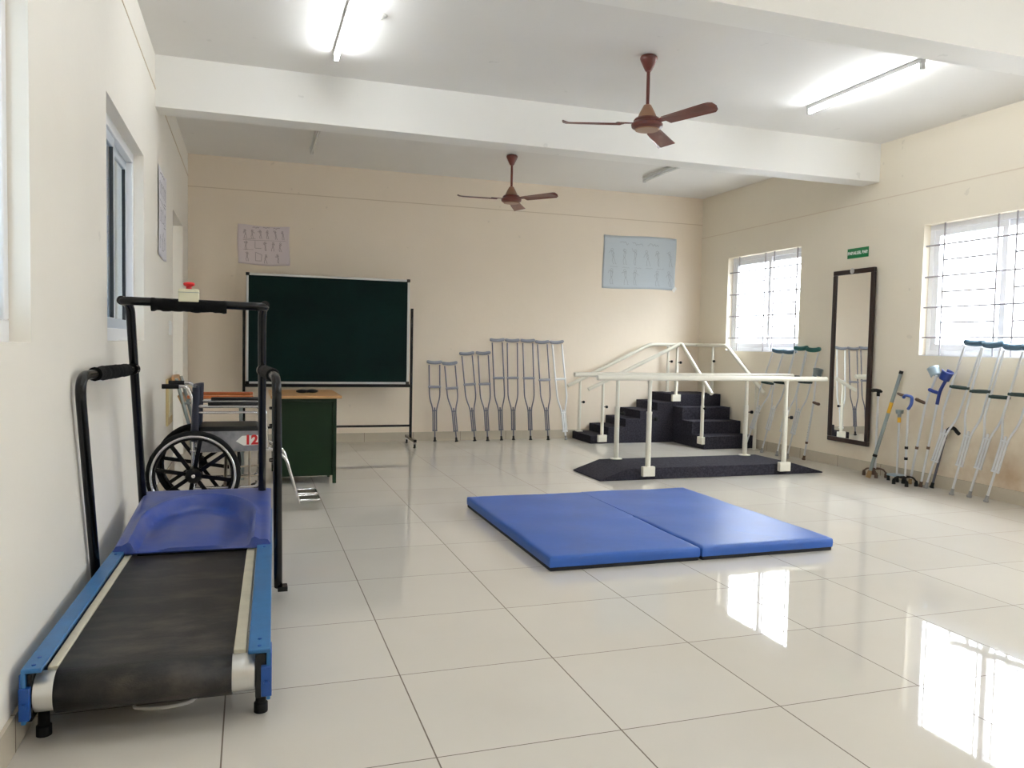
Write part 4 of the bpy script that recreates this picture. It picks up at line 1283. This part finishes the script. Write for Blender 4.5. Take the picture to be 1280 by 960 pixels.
MB().tube([(0.045, 0, 0.818), (0.10, 0, 0.828), (0.13, 0, 0.836)], [0.014, 0.014, 0.010], 12).build('grip', M_brown, t, smooth=True, local=True)
quad_base(t, 0.07, M_black, M_rubber, r=0.075)
# short cane with yellow band
t = thing('quad_cane', 'short four-footed cane with a yellow collar and grey base plate', 'cane', loc=(6.470, 5.880, 0), rz=radians(90), group='walking canes')
MB().tube([(0, 0, 0.06), (0, 0, 0.56)], 0.0095, 12).build('shaft', M_cr_alu, t, smooth=True, local=True)
MB().tube([(0, 0, 0.555), (0, 0, 0.605)], 0.0165, 12).build('yellow_collar', M_yellow, t, smooth=True, local=True)
MB().tube([(0, 0, 0.60), (0, 0, 0.635), (0, 0, 0.64), (0, 0, 0.675)], [0.015, 0.018, 0.032, 0.036], 14).build('handle', M_greyst, t, smooth=True, local=True)
MB().box(-0.07, 0.07, -0.06, 0.06, 0.046, 0.066).build('base_plate', M_cuffgrey, t, bevel=0.008, local=True)
for sx_ in (-1, 1):
    for sy_ in (-1, 1):
        MB().tube([(sx_ * 0.055, sy_ * 0.045, 0.0), (sx_ * 0.055, sy_ * 0.045, 0.048)], [0.016, 0.012], 12).build('rubber_foot', M_rubber, t, smooth=True, local=True)
# curved black handled cane against the first near crutch
M, L = lean_matrix((6.488, 5.492, 0.004), (W - 0.03, 5.400, 0.545), (0, 1, 0))
t = thing('walking_cane', 'cane with curved black handle leaning under the near window', 'cane', M=M, group='walking canes')
MB().tube([(0, 0, 0.03), (0, 0, L - 0.05)], 0.0105, 12).build('shaft', M_cr_dark, t, smooth=True, local=True)
MB().tube(fillet([(0, 0, L - 0.09), (0, 0, L - 0.005), (-0.05, 0, L + 0.03), (-0.11, 0, L - 0.005), (-0.125, 0, L - 0.01)], 0.05), [0.013] * 3 + [0.016] * 19 + [0.0165] * 1, 12).build('handle', M_rubber, t, smooth=True, local=True)
tip(t, M_rubber)

# ------------------------------------------------------------------ light and camera
w = bpy.data.worlds.new('overcast_sky')
bpy.context.scene.world = w
w.use_nodes = True
bg = w.node_tree.nodes['Background']
bg.inputs['Color'].default_value = (0.94, 0.97, 1.0, 1)
tcw = w.node_tree.nodes.new('ShaderNodeTexCoord')
sxw = w.node_tree.nodes.new('ShaderNodeSeparateXYZ')
w.node_tree.links.new(tcw.outputs['Generated'], sxw.inputs[0])
up = math_node(w.node_tree, 'MAXIMUM', sxw.outputs[2], 0.0)
# overcast sky: dimmer along the horizon, brightest overhead
w.node_tree.links.new(math_node(w.node_tree, 'ADD', math_node(w.node_tree, 'MULTIPLY', up, 21.0), 3.6), bg.inputs['Strength'])

cam = bpy.data.cameras.new('Camera')
co = bpy.data.objects.new('Camera', cam)
C.objects.link(co)
cam.sensor_fit = 'HORIZONTAL'; cam.sensor_width = 36.0
cam.lens = 36.0 * 986.69 / 1280
cam.clip_start = 0.05
yaw, pit, rol = radians(18.452), radians(-2.867), radians(1.151)
fw_ = V((sin(yaw) * cos(pit), cos(yaw) * cos(pit), sin(pit)))
r0 = V((cos(yaw), -sin(yaw), 0)); u0 = r0.cross(fw_)
R_ = r0 * cos(rol) + u0 * sin(rol); U_ = -r0 * sin(rol) + u0 * cos(rol)
Mc = Matrix((R_, U_, -fw_)).transposed().to_4x4(); Mc.translation = V((0.654, 0, 1.217))
co.matrix_world = Mc
bpy.context.scene.camera = co

sc = bpy.context.scene
sc.view_settings.view_transform = 'Standard'
sc.view_settings.look = 'None'
sc.view_settings.gamma = 1.0
sc.view_settings.use_curve_mapping = False
sc.view_settings.exposure = 0.97
sc.cycles.use_denoising = True
sc.cycles.max_bounces = 12
sc.cycles.diffuse_bounces = 7
sc.cycles.glossy_bounces = 5
sc.cycles.transparent_max_bounces = 16
sc.cycles.sample_clamp_indirect = 8.0
